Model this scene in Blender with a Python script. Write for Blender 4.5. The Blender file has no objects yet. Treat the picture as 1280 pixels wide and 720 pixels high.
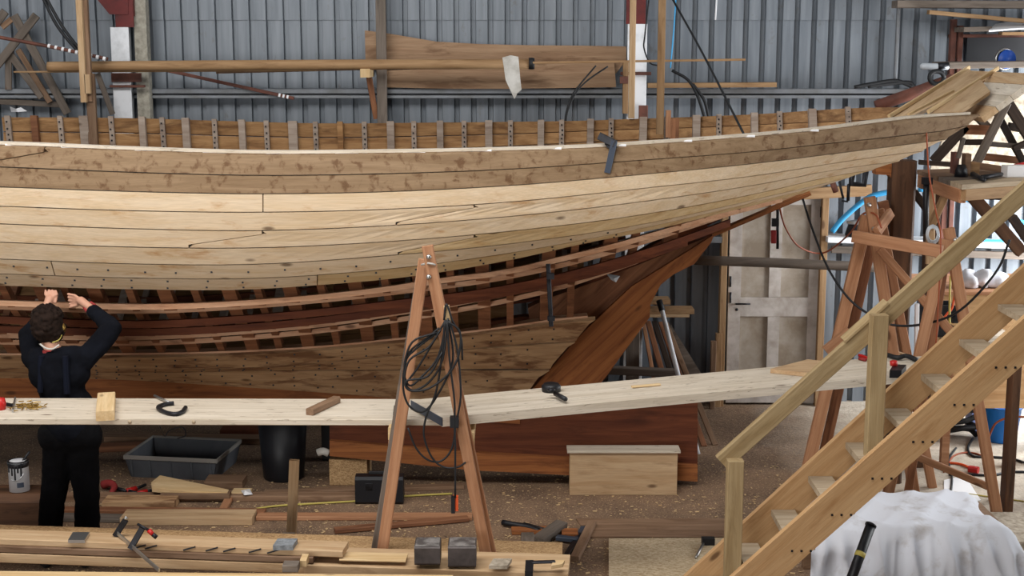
import bpy, bmesh, math, random
import numpy as np
from mathutils import Vector as V, Matrix as M4
random.seed(7)
sc = bpy.context.scene
COL = sc.collection
F, H, P = 1777.78, 3.4, math.radians(9.89)

# ------------------------------------------------------------------ camera
cam = bpy.data.objects.new('camera', bpy.data.cameras.new('camera'))
COL.objects.link(cam)
cam.location = (0, 0, H); cam.rotation_euler = (math.pi/2 - P, 0, 0)
cam.data.lens = 50; cam.data.sensor_width = 36; cam.data.clip_end = 100
sc.camera = cam
# ------------------------------------------------------------------ world, light, exposure
w = bpy.data.worlds.new('world'); sc.world = w; w.use_nodes = True
w.node_tree.nodes['Background'].inputs[0].default_value = (.62, .72, .85, 1)
w.node_tree.nodes['Background'].inputs[1].default_value = 1.0
def area(name, loc, target, sx, sy, power, color):
    l = bpy.data.lights.new(name, 'AREA'); l.shape = 'RECTANGLE'; l.size = sx; l.size_y = sy
    l.energy = power; l.color = color
    o = bpy.data.objects.new(name, l); COL.objects.link(o); o.location = loc
    o.rotation_euler = (V(target)-V(loc)).to_track_quat('-Z', 'Y').to_euler()
    return o
area('skylight_front', (-2.2, 6.2, 6.2), (-2.0, 9.4, 1.2), 7.5, 2.6, 590, (1, .985, .96))
area('skylight_back', (0, 10.9, 6.3), (0, 11.6, 0), 11, 1.6, 60, (.92, .96, 1))
area('open_doorway', (7.4, 9.6, 2.1), (3.0, 11.4, .9), 3.6, 3.4, 210, (.97, .99, 1))
area('side_window', (5.9, 11.9, 1.8), (4.0, 13.2, 1.5), 1.6, 1.6, 260, (.95, .98, 1))
area('front_fill', (-4.6, -2.2, 2.3), (-.5, 9, 1.3), 5, 3, 430, (1, .99, .97))  # fill lamp added behind the camera to lift the dark underside of the hull
sc.view_settings.view_transform = 'Standard'; sc.view_settings.look = 'None'
sc.view_settings.gamma = 1; sc.view_settings.use_curve_mapping = False
sc.view_settings.exposure = 0.0

# ------------------------------------------------------------------ projection helpers (pixel of the photograph -> world point at a depth)
fwd, upv = V((0, math.cos(P), -math.sin(P))), V((0, math.sin(P), math.cos(P)))
def ray(px, py): return V((1,0,0))*((px-640)/F) + fwd + upv*((360-py)/F)
def at(px, py, Y):
    d = ray(px, py); return V((0,0,H)) + d*(Y/d.y)
def atz(px, py, z):
    d = ray(px, py); return V((0,0,H)) + d*((z-H)/d.z)

# ------------------------------------------------------------------ materials
def lin(h):
    h = h.lstrip('#'); r = []
    for i in (0,2,4):
        c = int(h[i:i+2],16)/255; r.append(c/12.92 if c <= .04045 else ((c+.055)/1.055)**2.4)
    return (*r, 1)
def newmat(name):
    m = bpy.data.materials.new(name); m.use_nodes = True
    nt = m.node_tree; return m, nt, nt.nodes['Principled BSDF']
def N(nt, t, **k):
    n = nt.nodes.new(t)
    for a, b in k.items(): setattr(n, a, b)
    return n
def ramp(nt, src, stops):
    r = N(nt, 'ShaderNodeValToRGB'); e = r.color_ramp.elements
    e[0].position, e[0].color = stops[0]; e[1].position, e[1].color = stops[-1]
    for p, c in stops[1:-1]:
        x = e.new(p); x.color = c
    nt.links.new(src, r.inputs[0]); return r.outputs[0]
def mix(nt, fac, a, b, mode='MIX'):
    n = N(nt, 'ShaderNodeMix', data_type='RGBA', blend_type=mode)
    for i, s in ((0, fac), (6, a), (7, b)):
        if isinstance(s, (int, float)): n.inputs[i].default_value = s
        elif isinstance(s, tuple): n.inputs[i].default_value = s
        else: nt.links.new(s, n.inputs[i])
    return n.outputs[2]
def coords(nt, scale, shift=True):
    tc = N(nt, 'ShaderNodeTexCoord'); mp = N(nt, 'ShaderNodeMapping'); mp.inputs['Scale'].default_value = scale
    nt.links.new(tc.outputs['Object'], mp.inputs['Vector'])
    if shift:
        oi = N(nt, 'ShaderNodeObjectInfo'); mu = N(nt, 'ShaderNodeMath', operation='MULTIPLY'); mu.inputs[1].default_value = 31
        nt.links.new(oi.outputs['Random'], mu.inputs[0]); nt.links.new(mu.outputs[0], mp.inputs['Location'])
    return mp.outputs[0]
def noise(nt, vec, scale, detail=4, dist=0., rough=.55):
    n = N(nt, 'ShaderNodeTexNoise'); n.inputs['Scale'].default_value = scale; n.inputs['Detail'].default_value = detail
    n.inputs['Distortion'].default_value = dist; n.inputs['Roughness'].default_value = rough
    nt.links.new(vec, n.inputs['Vector']); return n.outputs[0]
W1, K0 = (1,1,1,1), (0,0,0,1)
MAT = {}
def wood(name, c1, c2, stain=None, amt=.5, thr=(.55,.68), vary=.1, grain=(.7, 9, 9), rough=.72, stscale=(1.1, 5, 5), spec=.3, knots=True):
    m, nt, b = newmat(name)
    g = noise(nt, coords(nt, grain), 2.2, 6, .7)
    col = ramp(nt, g, [(.3, lin(c1)), (.68, lin(c2))])
    fine = noise(nt, coords(nt, (2.5, 60, 60)), 3, 3)
    col = mix(nt, .28, col, ramp(nt, fine, [(.3, (.36,.34,.32,1)), (.72, W1)]), 'MULTIPLY')
    if stain:
        s = noise(nt, coords(nt, stscale), 2.4, 5, .4, .62)
        f = ramp(nt, s, [(thr[0], K0), (thr[1], (amt, amt, amt, 1))])
        col = mix(nt, f, col, lin(stain))
    if knots:
        v = N(nt, 'ShaderNodeTexVoronoi'); v.inputs['Scale'].default_value = 1.9
        nt.links.new(coords(nt, (1, 2.6, 2.6)), v.inputs['Vector'])
        kf = ramp(nt, v.outputs['Distance'], [(.05, (.75,.75,.75,1)), (.1, K0)])
        col = mix(nt, kf, col, lin('#4a2d18'))
    oi = N(nt, 'ShaderNodeObjectInfo'); mr = N(nt, 'ShaderNodeMapRange')
    mr.inputs['To Min'].default_value = 1-vary; mr.inputs['To Max'].default_value = 1+vary
    nt.links.new(oi.outputs['Random'], mr.inputs[0])
    hs = N(nt, 'ShaderNodeHueSaturation'); nt.links.new(col, hs.inputs['Color']); nt.links.new(mr.outputs[0], hs.inputs['Value'])
    nt.links.new(hs.outputs[0], b.inputs['Base Color'])
    b.inputs['Roughness'].default_value = rough; b.inputs['Specular IOR Level'].default_value = spec
    bp = N(nt, 'ShaderNodeBump'); bp.inputs['Strength'].default_value = .18; bp.inputs['Distance'].default_value = .01
    nt.links.new(g, bp.inputs['Height']); nt.links.new(bp.outputs[0], b.inputs['Normal'])
    MAT[name] = m
def plain(name, c, rough=.6, metal=0., c2=None, nscale=6, thr=(.35,.7), spec=.4, trans=0):
    m, nt, b = newmat(name)
    if c2:
        n_ = noise(nt, coords(nt, (1,1,1)), nscale, 5, .2, .6)
        nt.links.new(ramp(nt, n_, [(thr[0], lin(c)), (thr[1], lin(c2))]), b.inputs['Base Color'])
    else: b.inputs['Base Color'].default_value = lin(c)
    b.inputs['Roughness'].default_value = rough; b.inputs['Metallic'].default_value = metal
    b.inputs['Specular IOR Level'].default_value = spec
    if trans: b.inputs['Transmission Weight'].default_value = trans
    MAT[name] = m
wood('pale_plank', '#e3ceb2', '#d5ba96', '#ab7840', .7, (.56,.72), .05, stscale=(1.6, 6, 6))
wood('tan_plank', '#dcc298', '#c9a878', '#9c6f3c', .6, (.56,.7), .05)
wood('grey_plank', '#957c60', '#7d6449', '#583a20', .8, (.53,.66), .05, stscale=(7, 6, 6))
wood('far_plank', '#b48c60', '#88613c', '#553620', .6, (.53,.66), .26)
wood('rib_pale', '#b5a597', '#988577', '#5b4638', .4, vary=.12)
wood('rib_red', '#9c6b4b', '#734932', '#3b2118', .5, vary=.15)
wood('ribband', '#e3b998', '#c6926e', '#6b4029', .5, vary=.12)
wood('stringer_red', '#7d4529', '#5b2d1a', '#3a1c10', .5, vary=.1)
wood('garboard', '#c8a67f', '#a9845f', '#653f27', .75, (.5,.62), .08)
wood('orange_oak', '#b0703f', '#874f2b', '#552b16', .6, (.55,.7), .06, grain=(.6, 12, 12))
wood('fir', '#bd8d6a', '#a06f4e', '#85563a', .4, vary=.08, grain=(.5, 12, 12))
wood('fresh', '#e2c79c', '#cba877', vary=.06)
wood('scaffold', '#ddd2c2', '#c4b6a2', '#6f5f4d', .6, (.6,.66), .04, grain=(.6,10,10), stscale=(3.5,16,16))
wood('stair_pine', '#cda77a', '#b78d60', '#8a5a2c', .5, (.56,.7), .05)
wood('treated', '#b29c76', '#957d58', '#6d5636', .4, vary=.05)
wood('tread_wood', '#bfae96', '#a08c72', '#6f5c46', .5, vary=.05)
wood('weathered', '#80746a', '#5f554c', '#3e362f', .5, vary=.15)
wood('old_beam', '#6b4a33', '#432c1d', '#22160e', .7, vary=.08, grain=(.6,5,5))
wood('dark_timber', '#4a3a30', '#2f241d', '#1b1512', .5, vary=.2)
wood('batten', '#a98965', '#8d6c4a', '#5e4227', .4, vary=.12)
wood('brown_board', '#957860', '#745842', '#523621', .5, vary=.16)
wood('slab_wood', '#a3866a', '#88694f', '#5a3d27', .6, (.52,.64), .06, stscale=(.8,4,4))
wood('pine_board', '#cdb08c', '#b5936d', '#84623f', .45, vary=.07)
def chip(name, a, b_, sc_=90):
    m, nt, b = newmat(name)
    v = N(nt, 'ShaderNodeTexVoronoi'); v.inputs['Scale'].default_value = sc_
    vec = coords(nt, (1, 1.8, 1.8)); nt.links.new(vec, v.inputs['Vector'])
    sep = N(nt, 'ShaderNodeSeparateColor'); nt.links.new(v.outputs['Color'], sep.inputs[0])
    c = ramp(nt, sep.outputs[0], [(0, lin(a)), (1, lin(b_))])
    big = noise(nt, vec, 3, 4)
    c = mix(nt, .5, c, ramp(nt, big, [(.3, (.55,.5,.45,1)), (.7, W1)]), 'MULTIPLY')
    nt.links.new(c, b.inputs['Base Color']); b.inputs['Roughness'].default_value = .85
    MAT[name] = m
chip('chipboard', '#c9a77a', '#93714a')
chip('chip_pale', '#e0cfb0', '#b89f7c', 60)
plain('black_plastic', '#14151a', .45); plain('black_rubber', '#17181b', .6)
plain('dark_steel', '#34353a', .45, .7, '#211f20', 14); plain('bare_steel', '#b9b9b8', .3, .9)
plain('blue_steel', '#444c5a', .5, .3); plain('grey_crate', '#5d6167', .55, 0, '#4a4d53', 3)
plain('crate_rim', '#8c8882', .55); plain('brass', '#a98a4c', .35, .8)
plain('white_paint', '#e4e6ea', .6, 0, '#b9bbbd', 5, (.5, .8)); plain('red_paint', '#6a1f1d', .6, 0, '#4a1a19', 7)
plain('concrete_post', '#a8a396', .9, 0, '#7d786d', 18); plain('rust_red', '#74473a', .7, .1, '#4b3029', 7)
plain('white_cloth', '#d8dae2', .9, 0, '#9c9187', 5, (.52,.8), spec=.1); plain('rag', '#cfccc6', .9, 0, '#a9a49b', 9)
plain('paper', '#e4e4e6', .8); plain('clear_film', '#b4bac0', .25, 0, trans=.0, spec=.6)
plain('girt', '#80848a', .45, .4, '#6b6c6c', 5); plain('blue_hose', '#3f9fd6', .4)
plain('red_plastic', '#b3201d', .4); plain('orange_plastic', '#e0592a', .45); plain('orange_cord', '#8f4526', .6)
plain('yellow_cord', '#b9a957', .6); plain('blue_bucket', '#1d6fc4', .45); plain('blue_disc', '#1f4ea8', .4)
plain('door_paint', '#b9b1ab', .75, 0, '#94897f', 7, (.4, .75)); plain('door_panel', '#a89e92', .85, 0, '#8a7c6c', 5, (.35,.65))
plain('skin', '#c09078', .6); plain('navy', '#0b0c11', 1, 0, '#11131a', 6, spec=.1); plain('navy_strap', '#121520', 1, spec=.1)
plain('trouser', '#09090b', 1, 0, '#0f0f12', 6, spec=.1); plain('hair', '#2a1f1a', 1, 0, '#120d0b', 30, spec=.12); plain('shirt_red', '#8a2b2a', .8)
plain('stone', '#b9ad9b', .9, 0, '#7f7262', 22); plain('lead', '#5a5250', .55, .3, '#3a3432', 9)
plain('granite', '#8e9296', .6, 0, '#5f6367', 40); plain('box_blue', '#8f9ac0', .6, 0, '#4a4f8a', 12)
plain('bare_lead', '#9c9895', .5, .4, '#5f5a58', 16, (.4,.6)); plain('cable_grey', '#8c8782', .6)
# painted corrugated sheet
m, nt, b = newmat('sheet_metal')
st = noise(nt, coords(nt, (5, 5, .35)), 3, 5, .3)
c = ramp(nt, st, [(.3, lin('#646b73')), (.7, lin('#7e848b'))])
sp = noise(nt, coords(nt, (1,1,.6)), 9, 6, .3, .7)
c = mix(nt, ramp(nt, sp, [(.6, K0), (.72, (.6,.6,.6,1))]), c, lin('#5c5750'))
nt.links.new(c, b.inputs['Base Color']); b.inputs['Roughness'].default_value = .5; b.inputs['Metallic'].default_value = .15
MAT['sheet_metal'] = m
# floor: shavings and earth on the hull side, pale concrete towards the right
m, nt, b = newmat('floor')
vec = coords(nt, (1,1,1), False)
e1 = ramp(nt, noise(nt, vec, 2.2, 6, .4), [(.3, lin('#5f4a3a')), (.7, lin('#8a6e56'))])
e1 = mix(nt, ramp(nt, noise(nt, vec, 70, 3, .5), [(.58, K0), (.66, (.8,.8,.8,1))]), e1, lin('#c7aa82'))
e1 = mix(nt, ramp(nt, noise(nt, vec, 34, 3, .5), [(.62, K0), (.7, (.7,.7,.7,1))]), e1, lin('#35271d'))
cc = ramp(nt, noise(nt, vec, 5, 6, .3), [(.3, lin('#a39788')), (.7, lin('#c5b9a8'))])
cc = mix(nt, ramp(nt, noise(nt, vec, 45, 3), [(.62, K0), (.7, (.6,.6,.6,1))]), cc, lin('#7b6a58'))
sx = N(nt, 'ShaderNodeSeparateXYZ'); nt.links.new(vec, sx.inputs[0])
ad = N(nt, 'ShaderNodeMath', operation='ADD'); nt.links.new(sx.outputs[0], ad.inputs[0]); nt.links.new(noise(nt, vec, 1.3, 4), ad.inputs[1])
mr = N(nt, 'ShaderNodeMapRange'); mr.inputs[1].default_value = 2.2; mr.inputs[2].default_value = 3.2; nt.links.new(ad.outputs[0], mr.inputs[0])
nt.links.new(mix(nt, mr.outputs[0], e1, cc), b.inputs['Base Color']); b.inputs['Roughness'].default_value = .95
bp = N(nt, 'ShaderNodeBump'); bp.inputs['Strength'].default_value = .5; bp.inputs['Distance'].default_value = .02
nt.links.new(noise(nt, vec, 30, 6), bp.inputs['Height']); nt.links.new(bp.outputs[0], b.inputs['Normal'])
MAT['floor'] = m

# ------------------------------------------------------------------ object helpers
def tag(o, label=None, cat=None, group=None, kind=None):
    if label: o['label'] = label
    if cat: o['category'] = cat
    if group: o['group'] = group
    if kind: o['kind'] = kind
    return o
def T(name, label, cat, loc, group=None):
    o = bpy.data.objects.new(name, None); o.empty_display_size = .1; COL.objects.link(o); o.location = loc
    return tag(o, label, cat, group)
def wloc(p):
    v = V((0,0,0))
    while p is not None: v = v + p.location; p = p.parent
    return v
def put(name, me, mat, parent, world):
    """link mesh; world = 4x4 world matrix; parents carry a location only (or a rotated mesh: handled by inverse)"""
    for mm in (mat if isinstance(mat, (list, tuple)) else [mat]): me.materials.append(MAT[mm])
    o = bpy.data.objects.new(name, me); COL.objects.link(o)
    if parent is not None:
        o.parent = parent
        pm = parent.matrix_basis.copy(); q = parent.parent
        while q is not None: pm = q.matrix_basis @ pm; q = q.parent
        o.matrix_basis = pm.inverted() @ world
    else: o.matrix_basis = world
    return o
def mk(name, verts, faces, mat, parent=None, smooth=False, frame=None):
    """mesh from world verts; frame = 3x3 axes columns (grain along local x) or None"""
    vs = [V(v) for v in verts]
    lo = V([min(v[i] for v in vs) for i in range(3)]); hi = V([max(v[i] for v in vs) for i in range(3)])
    org = V(((lo.x+hi.x)/2, (lo.y+hi.y)/2, lo.z))
    W = M4.Translation(org)
    if frame is not None: W = W @ frame.to_4x4()
    inv = W.inverted()
    me = bpy.data.meshes.new(name); me.from_pydata([inv @ v for v in vs], [], faces); me.update()
    bm = bmesh.new(); bm.from_mesh(me); bmesh.ops.recalc_face_normals(bm, faces=bm.faces); bm.to_mesh(me); bm.free()
    if smooth: me.polygons.foreach_set('use_smooth', [True]*len(me.polygons))
    return put(name, me, mat, parent, W)
from mathutils import Matrix
def bar(name, mat, a, b, w, t, parent=None, wd=None, ch=.004, taper=1.0):
    """timber from a to b; w along wd (default: across the line of sight), t along the other axis; chamfered edges"""
    a, b = V(a), V(b); x = (b-a).normalized()
    if wd is None:
        wd = x.cross(V((0,1,0)))
        if wd.length < .05: wd = V((1,0,0))
    wd = V(wd); wd = (wd - x*wd.dot(x)).normalized(); n = x.cross(wd)
    L = (b-a).length; ch = min(ch, w*.3, t*.3); vs = []
    for s, k in ((-L/2, 1), (L/2, taper)):
        hw, ht = w/2*k, t/2*k
        for (p, q) in ((-hw+ch,-ht),(hw-ch,-ht),(hw,-ht+ch),(hw,ht-ch),(hw-ch,ht),(-hw+ch,ht),(-hw,ht-ch),(-hw,-ht+ch)):
            vs.append((s, p, q))
    fs = [(i, (i+1)%8, 8+(i+1)%8, 8+i) for i in range(8)] + [tuple(range(7,-1,-1)), tuple(range(8,16))]
    me = bpy.data.meshes.new(name); me.from_pydata(vs, [], fs); me.update()
    R = Matrix((x, wd, n)).transposed().to_4x4()
    return put(name, me, mat, parent, M4.Translation((a+b)/2) @ R)
def pbar(name, mat, p0, p1, Y0, Y1, wpx, t, parent=None, taper=1.0):
    """timber lying across the view: px end points of its centre line, width in photo px"""
    a, b = at(*p0, Y0), at(*p1, Y1)
    return bar(name, mat, a + V((0,t/2,0)), b + V((0,t/2,0)), wpx*(Y0+Y1)/2/F, t, parent, None, .004, taper)
def slab(name, mat, A, B, depth, thick, parent=None, ch=.004):
    """board lying flat; A, B = left and right world ends of its top front edge"""
    A, B = V(A), V(B); x = (B-A).normalized(); d = V((-x.y, x.x, 0)).normalized()
    up = x.cross(d)
    o = d*depth/2 - up*thick/2
    return bar(name, mat, A+o, B+o, depth, thick, parent, d, ch)
def box(name, mat, lo, hi, parent=None, ch=.004):
    lo, hi = V(lo), V(hi); c = (lo+hi)/2; s = hi-lo
    return bar(name, mat, (lo.x, c.y, c.z), (hi.x, c.y, c.z), s.y, s.z, parent, (0,1,0), ch)
def prism(name, mat, pts, off, parent=None, grain=None):
    """polygon of world points extruded by vector off; grain = world direction of the grain"""
    n = len(pts); vs = [V(p) for p in pts] + [V(p)+V(off) for p in pts]
    fs = [tuple(range(n)), tuple(range(2*n-1, n-1, -1))] + [(i, n+i, n+(i+1)%n, (i+1)%n) for i in range(n)]
    fr = None
    if grain is not None:
        x = V(grain).normalized(); o = V(off).normalized(); y = o.cross(x).normalized(); z = x.cross(y); fr = Matrix((x,y,z)).transposed()
    return mk(name, vs, fs, mat, parent, frame=fr)
def ppoly(name, mat, pxs, Y, t, parent=None, grain=None):
    return prism(name, mat, [at(x, y, Y) for x, y in pxs], (0,t,0), parent, grain)
def smooth_pts(pts, n=6):
    pts = [V(p) for p in pts]
    if len(pts) < 3: return pts
    out = []; q = [pts[0]*2-pts[1]] + pts + [pts[-1]*2-pts[-2]]
    for i in range(1, len(q)-2):
        for k in range(n):
            t = k/n; a,b,c,d = q[i-1],q[i],q[i+1],q[i+2]
            out.append(.5*((2*b)+(c-a)*t+(2*a-5*b+4*c-d)*t*t+(3*b-a-3*c+d)*t**3))
    return out + [pts[-1]]
def tube_geo(pts, r, n=6, closed=False, r1=None):
    vs, fs = [], []; m = len(pts); prev = None
    for i, p in enumerate(pts):
        a = pts[(i-1)%m] if closed else pts[max(i-1,0)]; b = pts[(i+1)%m] if closed else pts[min(i+1,m-1)]
        t = (b-a).normalized() if (b-a).length > 1e-9 else V((0,0,1))
        if prev is None: prev = t.orthogonal().normalized()
        prev = (prev - t*prev.dot(t)).normalized(); q = t.cross(prev)
        rr = r if r1 is None else r + (r1-r)*i/(m-1)
        for k in range(n):
            an = 2*math.pi*k/n; vs.append(p + prev*math.cos(an)*rr + q*math.sin(an)*rr)
    for i in range(m if closed else m-1):
        j = (i+1) % m
        for k in range(n): fs.append((i*n+k, i*n+(k+1)%n, j*n+(k+1)%n, j*n+k))
    if not closed: fs += [tuple(range(n-1,-1,-1)), tuple(range((m-1)*n, m*n))]
    return vs, fs
def tube(name, mat, pts, r, parent=None, n=6, sm=6, closed=False, r1=None):
    p = smooth_pts(pts, sm) if sm else [V(q) for q in pts]
    vs, fs = tube_geo(p, r, n, closed, r1); return mk(name, vs, fs, mat, parent, True)
def multi(name, mat, geos, parent=None, smooth=False):
    vs, fs = [], []
    for v, f in geos:
        o = len(vs); vs += list(v); fs += [tuple(i+o for i in q) for q in f]
    return mk(name, vs, fs, mat, parent, smooth)
def boxgeo(c, s, R=None):
    c = V(c); vs = []
    for x in (-1,1):
        for y in (-1,1):
            for z in (-1,1):
                v = V((x*s[0]/2, y*s[1]/2, z*s[2]/2)); vs.append(c + (R @ v if R else v))
    return vs, [(0,1,3,2),(4,6,7,5),(0,4,5,1),(2,3,7,6),(0,2,6,4),(1,5,7,3)]
def lathe(name, mat, prof, loc, parent=None, n=24, axis=None, smooth=True):
    loc = V(loc); vs, fs = [], []
    R = V((0,0,1)).rotation_difference(V(axis)).to_matrix() if axis is not None else None
    for (r, z) in prof:
        for k in range(n):
            v = V((r*math.cos(2*math.pi*k/n), r*math.sin(2*math.pi*k/n), z)); vs.append(loc + (R @ v if R else v))
    for i in range(len(prof)-1):
        for k in range(n): fs.append((i*n+k, i*n+(k+1)%n, (i+1)*n+(k+1)%n, (i+1)*n+k))
    if prof[0][0] > 1e-4: fs.append(tuple(range(n-1,-1,-1)))
    if prof[-1][0] > 1e-4: fs.append(tuple(range((len(prof)-1)*n, len(prof)*n)))
    return mk(name, vs, fs, mat, parent, smooth)
# ------------------------------------------------------------------ the setting
def struct(name): 
    o = bpy.data.objects.new(name, None); COL.objects.link(o); return tag(o, kind='structure')
tag(box('floor', 'floor', (-8, -4, -.2), (9, 14, 0)), kind='structure')
tag(box('ceiling', 'girt', (-8, -4, 6.6), (9, 14, 6.7)), kind='structure')
tag(box('wall_left', 'sheet_metal', (-7.6, -4, 0), (-7.5, 13.3, 6.6)), kind='structure')
tag(box('wall_right', 'sheet_metal', (8.2, -4, 0), (8.3, 13.3, 6.6)), kind='structure')
tag(box('wall_front', 'sheet_metal', (-7.6, -3.6, 0), (8.3, -3.5, 6.6)), kind='structure')
wall = struct('wall_back')
WY = 13.2; PITCH = .1555
def sheet_mesh(n, z0, z1):
    vs, fs = [], []; prof = []
    for k in range(n):
        x = k*PITCH
        prof += [(x, 0), (x+.104, 0), (x+.110, .045), (x+.149, .045)]
    prof.append((n*PITCH, 0))
    for x, y in prof: vs += [(x, y, z0), (x, y, z1)]
    fs = [(2*i, 2*i+2, 2*i+3, 2*i+1) for i in range(len(prof)-1)]
    me = bpy.data.meshes.new('corrugated_sheet'); me.from_pydata(vs, [], fs); me.materials.append(MAT['sheet_metal']); return me
lower, upper = sheet_mesh(7, 0, 3.62), sheet_mesh(7, 3.58, 6.6)
for k in range(14):
    for me, dy in ((lower, 0), (upper, -.012)):
        o = bpy.data.objects.new('corrugated_sheet', me); COL.objects.link(o); o.parent = wall
        o.location = (-7.5 + k*7*PITCH + .02, WY+dy, 0)
# girts: z-shaped rails on the wall
for (x0, x1, y0, y1) in ((-100, 1182, 111, 117), (-100, 1182, 119, 123)):
    pbar('girt', 'girt', (x0, (y0+y1)/2), (x1, (y0+y1)/2), 13.02, 13.02, y1-y0, .1 if y0 < 115 else .06, wall)
pbar('girt', 'dark_steel', (-100, 117.5), (1182, 117.5), 13.08, 13.08, 5, .05, wall)
pbar('girt', 'girt', (700, 299), (903, 300), 13.0, 13.0, 8, .14, wall)
# rear outer shell so that the sheets have something dark behind their laps
tag(box('trim_1', 'dark_steel', (-7.6, 13.26, 0), (8.3, 13.32, 6.6)), kind='structure')

# portal columns
def column(name, xs, xc, label_top):
    pass
c1 = tag(bpy.data.objects.new('pillar', None), kind='structure'); COL.objects.link(c1); c1.location = (at(150, 100, 12.9).x, 12.9, 0)
def vbar(name, mat, px0, px1, py0, py1, Y, t, parent=None, zbot=None):
    a = at((px0+px1)/2, py0, Y); b = at((px0+px1)/2, py1, Y)
    if zbot is not None: b = V((b.x, Y, zbot))
    b.x = a.x
    return bar(name, mat, a+V((0,t/2,0)), b+V((0,t/2,0)), (px1-px0)*Y/F, t, parent, (1,0,0))
vbar('flange', 'white_paint', 137.5, 160, 34, 400, 12.86, .02, c1, 0)
vbar('flange', 'red_paint', 137.5, 160, -120, 34, 12.86, .02, c1)
vbar('web', 'white_paint', 147, 150, -120, 400, 12.88, .16, c1, 0)
vbar('haunch', 'red_paint', 158, 160.5, -120, 20, 12.87, .16, c1)
ppoly('haunch', 'red_paint', [(100,-30),(122,0),(137,18),(160,18),(160,-30)], 12.85, .02, c1)
vbar('concrete_post', 'concrete_post', 160.5, 176, -120, 400, 12.93, .12, c1, 0)
pbar('clamp_band', 'rust_red', (139, 97), (176, 97), 12.82, 12.82, 11, .03, c1)
pbar('clamp_band', 'rust_red', (137, 108), (180, 108), 12.80, 12.80, 3, .05, c1)
c2 = tag(bpy.data.objects.new('pillar', None), kind='structure'); COL.objects.link(c2); c2.location = (at(797, 100, 12.9).x, 12.9, 0)
vbar('flange', 'white_paint', 785, 809, 30, 400, 12.86, .02, c2, 0)
vbar('flange', 'red_paint', 785, 809, -120, 30, 12.86, .02, c2)
vbar('web', 'white_paint', 795, 798, -120, 400, 12.88, .2, c2, 0)
pbar('clamp_band', 'rust_red', (776, 92), (814, 92), 12.82, 12.82, 4, .05, c2)
vbar('clamp_block', 'batten', 779, 786, 78, 142, 12.8, .05, c2)
pbar('clamp_band', 'rust_red', (775, 100), (785, 100), 12.79, 12.79, 9, .05, c2)
vbar('wrapped_bracket', 'rust_red', 799, 810, 132, 160, 12.8, .05, c2)
tag(vbar('rack_upright', 'weathered', 468, 480, -80, 400, 12.86, .08, None, 0), 'tall grey timber upright standing against the corrugated wall, crossed by the long spar', 'post')
# drain pipe and cable on the wall
tag(tube('drain_pipe', 'girt', [at(1127,-60,13.08), at(1122,40,13.08), at(1119,105,13.08)], .02, None, 8), 'thin grey vertical pipe on the corrugated wall under the top right rack', 'pipe')

# door
dx0, dx1 = at(912, 360, 13.0).x, at(1028, 360, 13.0).x
door = tag(bpy.data.objects.new('door_1', None), kind='structure'); COL.objects.link(door); door.location = ((dx0+dx1)/2, 13.1, 0)
ztop = at(960, 247, 13.05).z
wd_ = dx1-dx0; st_ = .115
YD = 13.06
box('stile', 'door_paint', (dx0, YD, .02), (dx0+st_, YD+.045, ztop), door); box('stile', 'door_paint', (dx1-st_, YD, .02), (dx1, YD+.045, ztop), door)
mid = (dx0+dx1)/2
zr1, zr0 = at(960, 372, YD).z, at(960, 396, YD).z
box('rail', 'door_paint', (dx0+st_, YD+.001, zr0), (dx1-st_, YD+.044, zr1), door)
box('rail', 'door_paint', (dx0+st_, YD+.001, ztop-.07), (dx1-st_, YD+.044, ztop), door)
box('rail', 'door_paint', (dx0+st_, YD+.001, .02), (dx1-st_, YD+.044, .2), door)
for z0, z1 in ((.2, zr0), (zr1, ztop-.07)):
    box('muntin', 'door_paint', (mid-.055, YD+.001, z0), (mid+.055, YD+.044, z1), door)
    for a, b_ in ((dx0+st_, mid-.055), (mid+.055, dx1-st_)):
        box('door_panel', 'door_panel', (a, YD+.022, z0), (b_, YD+.034, z1), door)
hd = tube('handle', 'dark_steel', [at(920,380,YD+.0), at(920,380,YD-.05), at(938,380,YD-.055)], .009, door, 6, 0)
lathe('keyhole', 'dark_steel', [(.014, 0), (.014, .006)], at(921, 387, YD-.004), door, 10, (0,1,0))
for y in (352, 372, 265, 340): lathe('hinge', 'dark_steel', [(.01, -.05), (.01, .05)], at(1026.5 if y in (265,340) else 913, y, YD-.005), door, 8)
tag(vbar('trim_2', 'batten', 903, 911, 256, 470, 13.0, .1, None, 0), kind='structure')
tag(vbar('trim_3', 'batten', 1028.5, 1037, 243, 470, 13.0, .1, None, 0), kind='structure')
tag(pbar('trim_4', 'batten', (925, 247), (1090, 238), 12.92, 12.92, 14, .06), kind='structure')

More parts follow.
